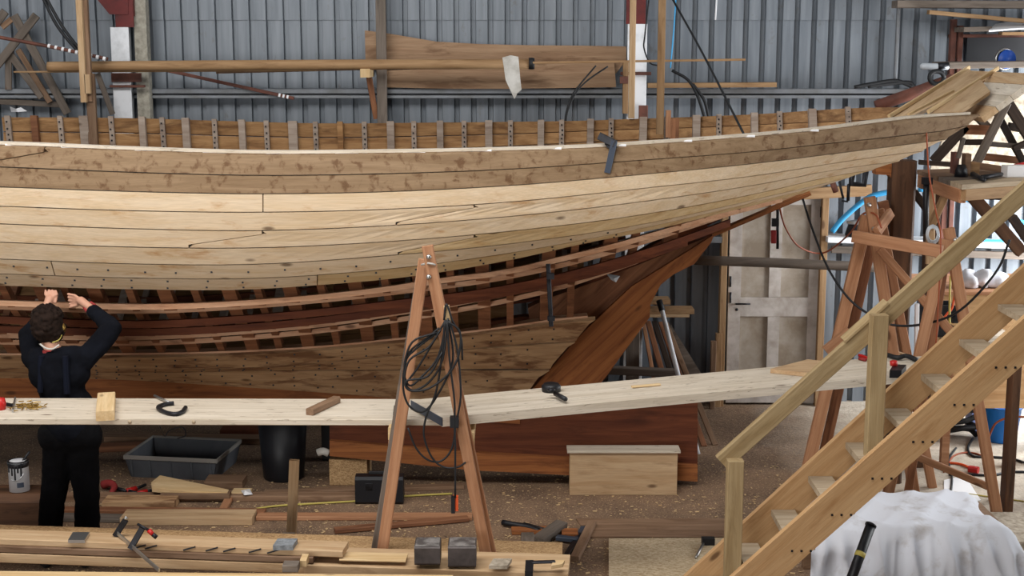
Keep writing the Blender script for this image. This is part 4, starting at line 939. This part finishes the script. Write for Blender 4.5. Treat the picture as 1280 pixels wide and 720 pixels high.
def wob(pts, amp): return [(x, y+random.uniform(-amp, amp)) for x, y in pts]
o = ppoly('waney_slab', 'slab_wood', [(456,38),(480,41),(510,46),(545,52),(600,55),(660,56.5),(725,57),(783,58),(783,75),(770,92),(640,90),(530,88),(457,83)], 13.04, .06, None, (1,0,0)); tag(o, 'broad waney edged timber slab, upper of two leaning on the wall', 'slab')
o = ppoly('waney_slab', 'slab_wood', [(478,88),(560,86),(650,79),(768,78),(770,109),(640,111),(560,111),(478,109)], 12.96, .06, None, (1,0,0)); tag(o, 'lower thick timber slab with a dark underside leaning on the wall', 'slab')
tag(pbar('girt_board', 'batten', (810,107), (971,106), 12.9, 12.9, 6, .1), 'long pale board lying on the wall girt right of the column', 'board')
tag(prism('hanging_rag', 'rag', [at(628,72,12.5), at(638,69,12.5), at(648,71,12.5), at(650,95,12.5), at(652,112,12.5), at(647,116,12.5), at(643,124,12.52), at(639,115,12.5), at(632,100,12.5)], (0,-.03,0)), 'dirty white rag hung over the end of the spar', 'rag')
# uprights clamped to the hull
tag(vbar('staging_upright', 'pine_board', 90, 97.5, -80, 128, 12.15, .05), 'pale vertical timber in front of the left column, inside the hull', 'post')
tag(vbar('staging_upright', 'brown_board', 98, 104.5, -80, 127, 12.2, .05), 'brown vertical timber backing the pale one at the left', 'post')
tag(vbar('upright_block', 'pine_board', 104.5, 112, 93, 117, 12.15, .05), 'squared block screwed to the upright near the left column', 'block')
tag(vbar('rib_extension', 'brown_board', 106, 117, 92, 190, 12.22, .05), 'brown post rising from the far bulwark at the left column', 'post')
tag(pbar('bent_brace', 'weathered', (121,92), (140,143), 12.7, 12.7, 6, .04), 'curved grey brace between spar and left column', 'brace')
tag(vbar('staging_upright', 'pine_board', 789, 796.5, -80, 148, 12.1, .045), 'pale vertical batten in front of the right column', 'post')
tag(vbar('staging_upright', 'batten', 825, 834, -80, 168, 11.9, .045), 'brown vertical batten right of the right column', 'post')
tag(vbar('bulwark_block', 'rib_red', 838, 849, 148, 180, 11.6, .05), 'reddish block standing on the far bulwark right of the column', 'block')
tag(vbar('bulwark_stick', 'fir', 833, 839, 138, 172, 11.6, .05), 'pale topped stick beside the reddish block on the bulwark', 'stick')
# weathered crossed timbers at the upper left
for p0, p1, wpx, mt, Y, lab in (((45,19),(-6,84),10,'weathered',12.93,'grey lath rising to the right, front of the upper left tangle'), ((17,19),(84,142),10,'weathered',12.96,'grey lath falling to the right, crossing in the upper left tangle'),
     ((12,68),(52,122),9,'weathered',12.99,'grey lath lying deeper in the upper left tangle'), ((22,62),(62,128),7,'brown_board',12.99,'brown lath deepest in the upper left tangle'), ((-6,30),(6,14),10,'weathered',12.93,'grey stub at the very top left corner of the tangle'), ((2,34),(14,24),7,'brown_board',12.96,'brown stub beside the grey stub at top left'),
     ((10,66),(10,112),8,'weathered',12.99,'upright grey post behind the upper left tangle'), ((-20,126),(76,131),7,'weathered',13.05,'level grey board beneath the upper left tangle'), ((18,120),(56,122),4,'weathered',13.05,'short grey board on top of the level one at left')):
    tag(pbar('weathered_lath', mt, p0, p1, Y, Y, wpx, .025), lab, 'timber')
tag(tube('striped_rope', 'rust_red', [at(-10,45,12.4), at(40,54,12.4), at(90,64,12.4), at(135,74,12.5)], .016, None, 6), 'rusty red strap slanting down from the top left edge', 'strap')
stp = bpy.data.objects['striped_rope']
for k in range(9):
    q = at(60+k*8.6, 57.2+k*2.0, 12.395); mk('white_band', *tube_geo([q, q + (at(63+k*8.6, 57.9+k*2.0, 12.395)-q)], .0185, 8), 'paper', stp)
pol = bpy.data.objects['painted_pole']
for k in range(3): pbar('white_band', 'paper', (348+k*5, 118.8+k*1.1), (350.5+k*5, 119.4+k*1.1), 12.955, 12.955, 4.4, .036, pol)
for k, pts in enumerate(([(53,-4),(70,30),(90,56),(108,74)], [(57,-4),(76,30),(95,56),(111,75)])):
    tag(tube('wall_cable', 'black_rubber', [at(x, y, 12.5) for x, y in pts], .015, None, 6), ('left','right')[k] + ' one of two black cables slanting behind the left upright', 'cable')
tag(mk('plastic_scrap', [at(12,133,12.3), at(20,136,12.25), at(26,134,12.3), at(34,139,12.3), at(22,140,12.2), at(14,140,12.3)], [(0,1,5),(1,4,5),(1,2,4),(2,3,4),(0,5,4,3,2,1)], 'paper'), 'white plastic scrap on the far bulwark at left', 'plastic')
# cables of the upper middle and right
tag(tube('guy_line', 'black_rubber', [at(838,-6,12.2), at(880,70,11.4), at(932,172,10.2)], .009, None, 6), 'taut black line slanting from the roof to the sheer right of the column', 'cable')
for k, pts in enumerate(([(745,82),(728,102),(716,118),(708,140),(706,157)], [(760,83),(735,100),(720,116),(710,138),(707,157)])):
    tag(tube('wall_cable', 'black_rubber', [at(x, y, 12.75) for x, y in pts], .008, None, 6), ('inner','outer')[k] + ' of the two thin black cables drooping in front of the timber slab', 'cable')
for k, pts in enumerate(([(840,88),(860,100),(872,120),(881,148)], [(866,105),(880,125),(886,148)])):
    tag(tube('wall_cable', 'black_rubber', [at(x, y, 12.8) for x, y in pts], .014, None, 6), ('longer','shorter')[k] + ' black cable bowing down the wall right of the column', 'cable')
tag(tube('column_cable', 'black_rubber', [at(811,0,12.75), at(806,45,12.75), at(805,60,12.75), at(812,78,12.75), at(822,82,12.75)], .007, None, 6), 'thin black cable running down the right column', 'cable')
tag(tube('blue_cable', 'blue_hose', [at(845,-5,13.0), at(842,40,13.0), at(838,85,13.0)], .006, None, 6), 'faint blue cord hanging on the wall right of the column', 'cord')
tag(tube('white_cable', 'paper', [at(896,-5,12.9), at(894,25,12.9)], .008, None, 6), 'short white cord end hanging from above against the wall', 'cord')
# clamp on the sheer and others under the hull
kc = T('sheer_clamp', 'blue grey bar clamp biting the sheer plank in the middle', 'clamp', at(762,185,9.1))
Yk = guide('S0', 760).y - .03
bar('bar', 'blue_steel', at(768,176,Yk), at(759,216,Yk), .04, .02, kc); bar('jaw', 'dark_steel', at(749,170,Yk+.05), at(769,180,Yk-.0), .05, .03, kc); bar('jaw', 'dark_steel', at(760,178,Yk+.05), at(767,186,Yk), .05, .03, kc)
c5 = T('bar_clamp', 'black bar clamp hanging upright from the ribbands near the sternpost', 'clamp', at(687,370,10.0)); Yq = guide('R1', 687).y-.05
bar('bar', 'dark_steel', at(685,330,Yq), at(689,408,Yq), .03, .02, c5); mk('head', *boxgeo(at(688,345,Yq-.01), (.05,.04,.04)), 'dark_steel', c5); mk('foot', *boxgeo(at(689,398,Yq-.01), (.05,.04,.03)), 'dark_steel', c5)
c6 = T('c_clamp', 'large black C clamp hung under the stern planking', 'clamp', at(1070,225,10.3))
tube('frame', 'dark_steel', [at(1066,214,10.55), at(1064,230,10.55), at(1080,231,10.55), at(1082,214,10.55)], .025, c6, 6, 0); tube('screw', 'dark_steel', [at(1061,230,10.55), at(1060,251,10.55)], .012, c6, 6, 0); tube('tommy_bar', 'dark_steel', [at(1052,251,10.55), at(1060,252,10.55)], .007, c6, 6, 0)
c7 = T('bar_clamp', 'slim clamp with a dark red grip hung under the stern planking', 'clamp', at(1045,235,10.4))
tube('grip', 'rust_red', [at(1041,229,10.45), at(1045,240,10.45)], .022, c7, 8, 0); tube('bar', 'dark_steel', [at(1049,227,10.45), at(1054,248,10.45)], .009, c7, 6, 0)
c8 = T('bar_clamp', 'clamp with a red grip dangling in front of the old door', 'clamp', at(970,280,10.8))
tube('bar', 'dark_steel', [at(972,257,10.75), at(972,311,10.75)], .011, c8, 6, 0); tube('grip', 'shirt_red', [at(967,288,10.72), at(967,304,10.72)], .022, c8, 8, 0); mk('head', *boxgeo(at(969,278,10.73), (.05,.04,.06)), 'black_plastic', c8)
tag(tube('orange_cable', 'orange_cord', [at(974,258,10.7), at(982,285,10.9), at(1000,309,11.2), at(1030,316,11.4), at(1062,292,10.8), at(1078,268,10.4), at(1094,268,10.2), at(1102,285,10.1)], .007, None, 6), 'thin brown cord sagging across the door to the trestle', 'cord')
tag(tube('black_cable', 'black_rubber', [at(1002,244,10.9), at(1015,285,10.6), at(1035,335,10.4), at(1060,372,10.2), at(1085,392,10.1), at(1115,406,10.1), at(1155,405,9.9), at(1200,388,9.6), at(1245,340,9.3), at(1262,300,9.2)], .009, None, 6), 'long black cord sagging from the stern past the trestles to the right', 'cable')
tag(tube('red_cable', 'orange_cord', [at(1147,150,10.0), at(1153,150,9.98), at(1158,165,9.98), at(1161,215,9.98), at(1170,265,9.9), at(1176,300,9.6), at(1172,400,9.6), at(1170,430,9.6)], .006, None, 6), 'orange cord hanging over the sheer at the stern', 'cord')
# ------------------------------------------------------------------ behind the right trestles
tag(tube('blue_pipe', 'blue_hose', [at(1040,290,12.4), at(1052,275,12.4), at(1072,257,12.4), at(1090,245,12.4), at(1112,240,12.4)], .024, None, 8), 'blue hose arching up left of the thick pillar', 'hose')
tag(tube('blue_pipe', 'blue_hose', [at(1148,237,12.6), at(1180,240,12.6), at(1210,250,12.6), at(1250,268,12.6), at(1300,285,12.6)], .02, None, 8), 'blue hose sagging along the bright wall below the platform', 'hose')
shf = T('wall_ledge', 'pale timber ledge on the back wall behind the right trestles', 'ledge', at(1180,312,13.0))
pbar('board', 'white_paint', (1035,300), (1330,310), 12.9, 12.9, 7, .3, shf); pbar('apron', 'weathered', (1040,312), (1330,322), 12.98, 12.98, 9, .04, shf)
tag(tube('blue_pipe', 'blue_hose', [at(1228,301,12.98), at(1240,302,12.98), at(1262,301.5,12.98)], .02, None, 8), 'short blue pipe lying on the bright ledge', 'hose')
lmp = T('work_lamp', 'dark work lamp on the ledge behind the left of the two right trestles', 'lamp', at(1066,295,12.7))
lathe('shade', 'dark_steel', [(.03,.16),(.06,.14),(.09,.04),(.08,.02)], at(1068,298.5,13.03), lmp, 16); lathe('base', 'black_plastic', [(.07,0),(.07,.02)], at(1066,298.5,13.03), lmp, 14); lathe('top', 'bare_steel', [(.08,.14),(.09,.16),(.0,.18)], at(1069,298.5,13.03), lmp, 14)
bch = T('side_bench', 'low plywood bench with white bags on it behind the right trestles', 'bench', (at(1230,420,11.8).x, 11.8, 0))
zb_ = at(1200,364,11.6).z
x0_, x1_ = at(1155,400,11.6).x, at(1340,400,11.6).x
box('top', 'fir', (x0_, 11.58, zb_-.03), (x1_, 12.5, zb_), bch); box('front_panel', 'stair_pine', (x0_, 11.6, .35), (x1_, 11.62, zb_-.03), bch); box('leg', 'fir', (x0_, 11.62, 0), (x0_+.07, 11.7, zb_-.03), bch); box('leg', 'fir', (x1_-.07, 11.62, 0), (x1_, 11.7, zb_-.03), bch)
def bag(name, mat, c, r, label, cat='bag', seed=0):
    bm = bmesh.new(); bmesh.ops.create_icosphere(bm, subdivisions=3, radius=1)
    rnd = random.Random(seed); offs = [V((rnd.uniform(-1,1), rnd.uniform(-1,1), rnd.uniform(-1,1))).normalized() for _ in range(14)]
    vs = []
    for v in bm.verts:
        k = 1 + sum(.28*max(0, v.co.dot(o))**5*(1 if i % 2 else -1) for i, o in enumerate(offs)) + .05*math.sin(9*v.co.x+7*v.co.z+seed)*math.sin(8*v.co.y+5*v.co.x); z = v.co.z*k
        vs.append(V((c[0]+v.co.x*k*r[0], c[1]+v.co.y*k*r[1], c[2]+max(z,-.8)*r[2]+.8*r[2])))
    fs = [tuple(v.index for v in f.verts) for f in bm.faces]; bm.free()
    return tag(mk(name, vs, fs, mat, None, True), label, cat)
for k, (xp, rx, rz, lab) in enumerate(((1213,.09,.075,'leftmost white bag on the low bench'), (1230,.08,.085,'middle white bag on the low bench'), (1248,.1,.075,'right hand white bag on the low bench'))):
    p = at(xp, 362, 11.75); bag('white_bag', 'white_cloth', (p.x, 11.78, zb_), (rx, .1, rz), lab, 'bag', k)
tag(bar('white_trunking', 'white_paint', at(1150,410,10.6), at(1146,388,10.6)+V((0,0,.0)), .03, .03) if 0 else pbar('white_batten', 'white_paint', (1147,380), (1146,450), 10.6, 10.6, 5, .03), 'slim white batten standing right of the thick pillar', 'batten')
tag(pbar('dark_conduit', 'black_plastic', (1153,380), (1152,450), 10.62, 10.62, 6, .04), 'black upright conduit beside the slim white batten', 'pipe')
for k, (x, y, sx_, sz_, mt, lab) in enumerate(((1183,388,.1,.1,'black_plastic','black tool box behind the right trestle'), (1197,396,.12,.08,'dark_steel','grey tool on the floor shelf right of the right trestle'), (1178,413,.16,.08,'black_rubber','black bag between the legs of the right trestle'))):
    p = at(x, y, 11.2); b0 = T('tool_box', lab, 'tool', p)
    box('body', mt, p-V((sx_/2,.08,sz_/2)), p+V((sx_/2,.08,sz_/2)), b0, .015); bar('handle', mt, p+V((-sx_*.3,0,sz_/2+.015)), p+V((sx_*.3,0,sz_/2+.015)), .02, .03, b0, (0,1,0))
lo_ = at(1165,424,11.4)
sb = T('low_shelf', 'low pale shelf carrying tools between the right trestles', 'shelf', (lo_.x+.3, 11.3, 0)); zs_ = at(1180,420,11.2).z
box('board', 'scaffold', (lo_.x+.02, 11.0, zs_-.03), (lo_.x+.6, 11.5, zs_), sb); box('leg', 'fir', (lo_.x+.02, 11.05, 0), (lo_.x+.08, 11.11, zs_-.03), sb); box('leg', 'fir', (lo_.x+.54, 11.05, 0), (lo_.x+.6, 11.11, zs_-.03), sb)
tag(tube('pale_cable', 'yellow_cord', [at(1188,345,10.6), at(1187,380,10.6), at(1187,405,10.6)], .008, None, 6), 'pale cord hanging between the legs of the right trestle', 'cord')
tag(tube('orange_cable', 'orange_plastic', [at(1194,365,10.7), at(1190,385,10.7), at(1184,392,10.7), at(1178,400,10.7)], .008, None, 6), 'bright orange cord hanging beside the pale cord', 'cord')
# blue bucket, post, floor leads
bp_ = atz(1257,556,0)
bk2 = T('blue_bucket', 'bright blue plastic tub on the floor under the stairs', 'bucket', bp_+V((0,.15,0)))
lathe('body', 'blue_bucket', [(.12,0),(.13,.01),(.165,.3),(.172,.3),(.172,.315),(.158,.315),(.12,.02),(0,.015)], bp_+V((0,.14,0)), bk2, 28); tube('handle', 'blue_bucket', [bp_+V((-.165,.14,.31)), bp_+V((-.1,.14,.4)), bp_+V((.1,.14,.4)), bp_+V((.165,.14,.31))], .014, bk2, 8)
p = bp_ + V((-.02,.5,0)); bx = T('printed_carton', 'purple and white carton behind the blue tub', 'box', p); box('body', 'box_blue', p-V((.14,.08,0)), p+V((.14,.1,.44)), bx)
tag(vbar('wall_post', 'old_beam', 1268, 1279, 440, 480, 9.85, .12, None, 0), 'dark squared post at the right edge beside the blue tub', 'post')
hc_ = atz(1203,552,0)
tag(tube('hose_coil', 'black_rubber', [hc_ + V((.15*math.cos(k*.8)*(1+.1*math.sin(k*2.1)), .1+.1*math.sin(k*.8), .03+.012*k+.02*math.sin(k*1.3))) for k in range(26)], .024, None, 8, 3), 'loose coil of thick black hose on the floor below the stairs', 'hose')
for k, (pts, mt, r, lab) in enumerate((([(1180,590),(1192,570),(1215,566),(1240,575)], 'orange_cord', .008, 'brown lead curling on the concrete below the stairs'), ([(1184,640),(1190,600),(1186,575),(1195,560)], 'black_rubber', .009, 'grey black lead running down the concrete at right'),
      ([(1216,548),(1210,560),(1216,570),(1235,571),(1262,573),(1280,578)], 'black_rubber', .011, 'black lead crossing the concrete by the trestle leg'), ([(1186,593),(1210,593),(1240,594),(1262,590),(1285,590)], 'dark_steel', .011, 'dark lead nearest the red plug on the concrete'),
      ([(1180,578),(1200,580),(1215,586)], 'orange_plastic', .011, 'orange lead ending in the red plug'), ([(1180,613),(1230,620),(1290,628)], 'yellow_cord', .006, 'thin yellow line along the concrete at right'), ([(1234,552),(1244,530),(1262,522),(1282,521)], 'orange_cord', .008, 'pinkish lead looping in front of the blue tub'))):
    tag(tube('floor_lead', mt, [atz(x, y, r) for x, y in pts] if k != 6 else [at(x, y, 10.4) for x, y in pts], r, None, 6), lab, 'lead')
tag(bar('red_plug', 'red_plastic', atz(1211,586,.025), atz(1223,588,.025), .06, .05, None, (0,1,0), .012), 'red mains plug on the concrete right of the stair side', 'plug')
# sunlit plywood scrap and the concrete slab step
tag(prism('white_scrap', 'paper', [atz(1180,600,.006), atz(1206,594,.006), atz(1226,625,.006), atz(1180,632,.006)], (0,0,-.005)), 'white paper sheet on the concrete behind the draped cloth', 'sheet')
tag(prism('slab_step', 'stone', [atz(1255,677,.06), atz(1400,677,.06), atz(1400,640,.06), atz(1235,640,.06)], (0,0,-.06)), 'pale concrete step at the right edge by the draped cloth', 'step')
# white cloth over a bench
def cloth():
    zt_ = .46; nx, ny = 110, 66
    x0, x1 = at(1000,650,8.6).x, at(1252,650,8.6).x; yb, yf = 8.95, 8.3
    rnd = random.Random(3); ph = [rnd.uniform(0,6.28) for _ in range(12)]
    rg = lambda a: (1-abs(math.sin(a)))**1.6
    vs = []
    for j in range(ny+1):
        v = j/ny
        for i in range(nx+1):
            u = i/nx; x = x0 + (x1-x0)*u
            e = max(0, u-.88)
            if v < .4:
                t = v/.4; y = yb + (yf-yb)*t
                z = zt_ + .026*rg(6*u+ph[0]+2.2*t) + .02*rg(10*u-4*t+ph[1]) + .014*rg(19*u+6*t+ph[5]) + .012*math.sin(5*t+3*u)
                z -= e*e*9
            else:
                t = (v-.4)/.6; m_ = min(1, t*4)
                fold = .06*rg(11*u+ph[2]+t*.9) + .05*rg(19*u+ph[3]-t*1.6) + .022*rg(37*u+ph[4]+t*.8) + .02*math.sin(9*t+7*u)
                y = yf - t*.22 - m_*fold - .02*min(1, t*6)
                z = zt_*(1-t) + (.026*rg(6*u+ph[0]+2.2) + .02*rg(10*u-4+ph[1]) + .014*rg(19*u+6+ph[5]) + .012*math.sin(5+3*u))*(1-t) - e*e*9*(1-t)
                x += t*(u-.5)*.2 + t*.05*math.sin(7*u+ph[6]+2*t)
            vs.append((x, y, max(z, .004)))
    k = nx+1
    fs = [(j*k+i, j*k+i+1, (j+1)*k+i+1, (j+1)*k+i) for j in range(ny) for i in range(nx)]
    o = len(vs); m = 16; c = int(ny*.4)+1
    for a in range(m+1):
        t = a/m
        for j in range(c):
            s = vs[j*k+nx]; vs.append((s[0] + t*.12 + .05*rg(j*.35+ph[7])*t, s[1], max(s[2]*(1-t), .004)))
    fs += [(o+a*c+j, o+a*c+j+1, o+(a+1)*c+j+1, o+(a+1)*c+j) for a in range(m) for j in range(c-1)]
    return mk('dust_sheet', vs, fs, 'white_cloth', None, True)
tag(cloth(), 'white dust sheet draped over a low bench beside the stair foot', 'cloth')
bn_ = T('covered_bench', 'low bench hidden beneath the white dust sheet', 'bench', (at(1130,680,8.6).x, 8.6, 0))
bx0, bx1 = at(1010,650,8.6).x, at(1244,650,8.6).x
box('top', 'brown_board', (bx0, 8.36, .38), (bx1, 8.92, .43), bn_)
for x in (bx0+.03, bx1-.09):
    for y in (8.4, 8.82): box('leg', 'brown_board', (x, y, 0), (x+.06, y+.06, .38), bn_)
tch = T('black_torch', 'black tube with a yellow band leaning before the dust sheet', 'tube', at(1078,700,7.9))
a, b_ = at(1088,658,7.98), at(1058,740,7.78)
tube('barrel', 'black_plastic', [a, b_], .03, tch, 14, 0); tube('end_cap', 'black_plastic', [a+V((0,0,.002)), a+(a-b_)*.03], .034, tch, 14, 0)
tube('band', 'yellow_cord', [a.lerp(b_,.4), a.lerp(b_,.47)], .0315, tch, 14, 0)
# plastic sheeting between the ribs
for k, (q, lab) in enumerate((([(768,302),(800,293),(822,287),(818,294),(790,300)], 'clear plastic scrap in the gap below the planking near the stern'), ([(758,342),(775,345),(770,353),(764,350)], 'crumpled clear plastic hanging at the horn timber'))):
    Y = 10.15 if k == 0 else 10.45
    pts = [at(x, y, Y+random.uniform(-.02,.02)) for x, y in q]; c = sum(pts, V((0,0,0)))/len(pts) + V((0,-.03,0)); n = len(pts)
    tag(mk('plastic_scrap', pts+[c], [(i, (i+1)%n, n) for i in range(n)] + [tuple(range(n-1,-1,-1))], 'clear_film'), lab, 'plastic')

# ------------------------------------------------------------------ the person
def caps(a, b_, ra, rb, seg=14):
    a, b_ = V(a), V(b_); ax = b_-a; L = ax.length
    ax = ax.normalized() if L > 1e-6 else V((0,0,1)); u = ax.orthogonal().normalized(); w_ = ax.cross(u); vs, fs = [], []
    rings = [(a, ra, -math.pi/2 + .02 + k*math.pi/2/4) for k in range(5)] + [(b_, rb, k*math.pi/2/4 - (.02 if k == 4 else 0)) for k in range(5)]
    for c, r, t in rings:
        for s in range(seg):
            an = 2*math.pi*s/seg; vs.append(c + ax*(r*math.sin(t)) + (u*math.cos(an)+w_*math.sin(an))*(r*math.cos(t)))
    m = len(rings)
    for i in range(m-1):
        for s in range(seg): fs.append((i*seg+s, i*seg+(s+1)%seg, (i+1)*seg+(s+1)%seg, (i+1)*seg+s))
    fs += [tuple(range(seg-1,-1,-1)), tuple(range((m-1)*seg, m*seg))]
    return vs, fs
def ell(c, r, R=None, seg=20):
    vs, fs = caps((0,0,0), (0,0,1e-7), 1, 1, seg); R = R or Matrix.Identity(3)
    return [V(c) + R @ V((v.x*r[0], v.y*r[1], v.z*r[2])) for v in vs], fs
def blob(name, mat, geos, parent, voxel, smooth=4, disp=None):
    vs, fs = [], []
    for v, f in geos: o = len(vs); vs += list(v); fs += [tuple(i+o for i in q) for q in f]
    o = mk(name, vs, fs, mat, parent, True)
    r = o.modifiers.new('r', 'REMESH'); r.mode = 'VOXEL'; r.voxel_size = voxel; r.use_smooth_shade = True
    s = o.modifiers.new('s', 'SMOOTH'); s.iterations = smooth; s.factor = .5
    if disp:
        tx = bpy.data.textures.new(name, 'CLOUDS'); tx.noise_scale = disp[1]; d_ = o.modifiers.new('d', 'DISPLACE'); d_.texture = tx; d_.strength = disp[0]; d_.mid_level = .5
    dg = bpy.context.evaluated_depsgraph_get(); me = bpy.data.meshes.new_from_object(o.evaluated_get(dg)); old = o.data
    o.modifiers.clear(); o.data = me; bpy.data.meshes.remove(old)
    me.polygons.foreach_set('use_smooth', [True]*len(me.polygons))
    return o
MY = 8.9
def Q(x, y, dy=0): return at(x, y, MY+dy)
man = T('person', 'person in dark clothes seen from behind, reaching up to the open planking', 'person', (at(80,690,MY).x, MY, 0))
head = Q(61,408,.04); neck = Q(66,434,-.0); chest = Q(72,462,0); waist = Q(82,505,.02); pel = Q(88,545,0)
shL, shR = Q(42,450,.02), Q(106,449,.0); elL, elR = Q(35,418,.2), Q(141,411,.12); wrL, wrR = Q(58,384,.33), Q(113,385,.32)
hpL, hpR = Q(74,556), Q(103,556); knL, knR = Q(66,624,.02), Q(109,624,.02); anL, anR = Q(60,690,-.0), Q(109,692,0)
anL.z = max(anL.z, .085); anR.z = max(anR.z, .085)
def hand(wr, palm, tips, thumb):
    g = [caps(wr, palm, .026, .03)]
    kn0, kn1 = palm, palm
    for i, (m_, t_) in enumerate(tips):
        g += [caps(palm + (V(m_)-palm)*.35, m_, .0125, .0105, 8), caps(m_, t_, .0105, .0085, 8)]
    g += [caps(palm, thumb[0], .013, .011, 8), caps(thumb[0], thumb[1], .011, .0095, 8)]
    return g
pR = Q(101,376,.36); pL = Q(62,374,.37)
hr = hand(wrR, pR, [(Q(94-1.2*k, 369.5+3.4*k, .375+.004*k), Q(85+k*.6, 367.5+4.2*k, .38)) for k in range(4)], (Q(96,382,.36), Q(88,384,.37)))
hl = hand(wrL, pL, [(Q(57+4.6*k, 368, .385), Q(57+4.2*k, 362.5+.6*abs(k-1.3), .40)) for k in range(4)], (Q(69,378,.37), Q(71,370,.39)))
Rt = Matrix.Rotation(math.radians(22), 3, 'X')
body = [ell(head, (.076,.096,.115), Rt), caps(neck+V((0,0,-.03)), head+V((0,-.01,-.06)), .058, .056), caps(Q(52,448), Q(94,448), .07, .07), caps(chest, waist, .13, .115), caps(Q(62,462), Q(88,462), .11, .11),
        caps(waist, pel, .115, .12), caps(shL, elL, .055, .043), caps(elL, wrL, .042, .027), caps(shR, elR, .055, .043), caps(elR, wrR, .042, .027),
        caps(hpL, knL, .085, .058), caps(knL, anL, .055, .036), caps(hpR, knR, .085, .058), caps(knR, anR, .055, .036),
        caps(anL+V((0,-.03,-.03)), anL+V((-.01,.13,-.045)), .038, .03), caps(anR+V((0,-.03,-.03)), anR+V((.01,.13,-.045)), .038, .03),
        caps(head+V((0,.085,-.0)), head+V((0,.108,-.03)), .012, .017), ell(head+V((0,.075,-.075)), (.042,.03,.03)), ell(head+V((.03,.078,.015)), (.018,.014,.012)), ell(head+V((-.03,.078,.015)), (.018,.014,.012)), ell(head+V((0,.088,-.052)), (.026,.012,.009)),
        ell(head+V((.078,-.0,-.015)), (.012,.022,.034)), ell(head+V((-.078,0,-.015)), (.012,.022,.034))] + hr + hl
blob('body', 'skin', body, man, .0052, 3)
# jumper, trousers, shoes, hair
blob('jumper', 'navy', [caps(Q(50,450), Q(96,449), .088, .088), caps(Q(62,465), Q(86,465), .135, .135), caps(chest, waist, .155, .14), caps(Q(74,505), Q(92,505), .12, .12), caps(waist, pel+V((0,0,.05)), .15, .145), caps(shL, elL, .072, .06), caps(elL, wrL+V((0,-.02,-.03)), .058, .043), caps(shR, elR, .075, .064), caps(elR, elR.lerp(wrR,.86), .062, .044)], man, .009, 4, (.022, .09))
blob('trousers', 'trouser', [caps(Q(72,545), Q(104,545), .125, .125), caps(hpL+V((0,0,-.02)), knL, .105, .08), caps(knL, anL+V((0,0,.0)), .08, .082), caps(hpR+V((0,0,-.02)), knR, .105, .08), caps(knR, anR+V((0,0,0)), .08, .082)], man, .009, 4, (.02, .08))
for an, sx_ in ((anL, -.012), (anR, .012)):
    f_ = V((an.x, an.y, .045)); blob('shoe', 'black_rubber', [caps(f_+V((0,-.05,.005)), f_+V((sx_,.15,-.005)), .045, .04), caps(f_+V((0,-.05,-.008)), f_+V((sx_,.15,-.012)), .037, .035), caps(f_, f_+V((0,0,.05)), .045, .045)], man, .007, 2)
rh = random.Random(11); hg = [ell(head+V((0,-.025,.012)), (.1,.108,.128), Rt)]
for _ in range(150):
    d_ = V((rh.uniform(-1,1), rh.uniform(-1,.62), rh.uniform(-.75,1))).normalized()
    if d_.y > .45 and d_.z < .45: continue
    p = head + V((0,-.02,.018)) + Rt @ V((d_.x*.1, d_.y*.108, d_.z*.128)); hg.append(ell(p, (rh.uniform(.012,.02),)*3, None, 8))
blob('hair', 'hair', hg, man, .006, 1)
blob('collar', 'shirt_red', [caps(neck+V((math.cos(k*.7)*.06, math.sin(k*.7)*.055-.005, -.025)), neck+V((math.cos(k*.7+.7)*.06, math.sin(k*.7+.7)*.055-.005, -.025)), .018, .018, 8) for k in range(9)], man, .006, 2)
tube('shirt_hem', 'rag', [Q(50,430,-.06), Q(57,435,-.085), Q(66,436,-.09), Q(74,431,-.07)], .006, man, 6)
tube('cuff', 'shirt_red', [wrR+V((-.04,-.0,-.0)), wrR+V((.0,-.03,-.025)), wrR+V((.04,.0,.0)), wrR+V((.0,.03,.03))], .012, man, 8, 3, True)
for xs in ((52,445,51,490,-.1,-.118), (82,445,84,492,-.115,-.14)): bar('strap', 'navy_strap', Q(xs[0],xs[1],xs[4]), Q(xs[2],xs[3],xs[5]), .035, .05, man, (1,0,0), .012)
for s in (1, -1):
    em = ell(head+V((s*.09,-.005,-.01)), (.018,.028,.036), Rt); mk('ear_defender', em[0], em[1], 'brass' if s > 0 else 'dark_steel', man, True)
tube('glasses_cable', 'yellow_cord', [head+V((.092,.0,-.02)), head+V((.085,-.06,-.07)), head+V((.05,-.1,-.085))], .004, man, 6)

# shavings and chips scattered over the floor and the boards
rc_ = random.Random(5); gs = []
for _ in range(1500):
    x = rc_.uniform(-3.6, 2.2); y = rc_.uniform(8.3, 11.2); a = rc_.uniform(0, 6.28); l = rc_.uniform(.008, .03)
    R = Matrix.Rotation(a, 3, 'Z') @ Matrix.Rotation(rc_.uniform(-.4,.4), 3, 'X'); gs.append(boxgeo((x, y, .006), (l, l*rc_.uniform(.2,.6), .003), R))
tag(multi('wood_shavings', 'fresh', gs), 'pale wood shavings scattered over the earth floor', 'shavings', None, 'stuff')
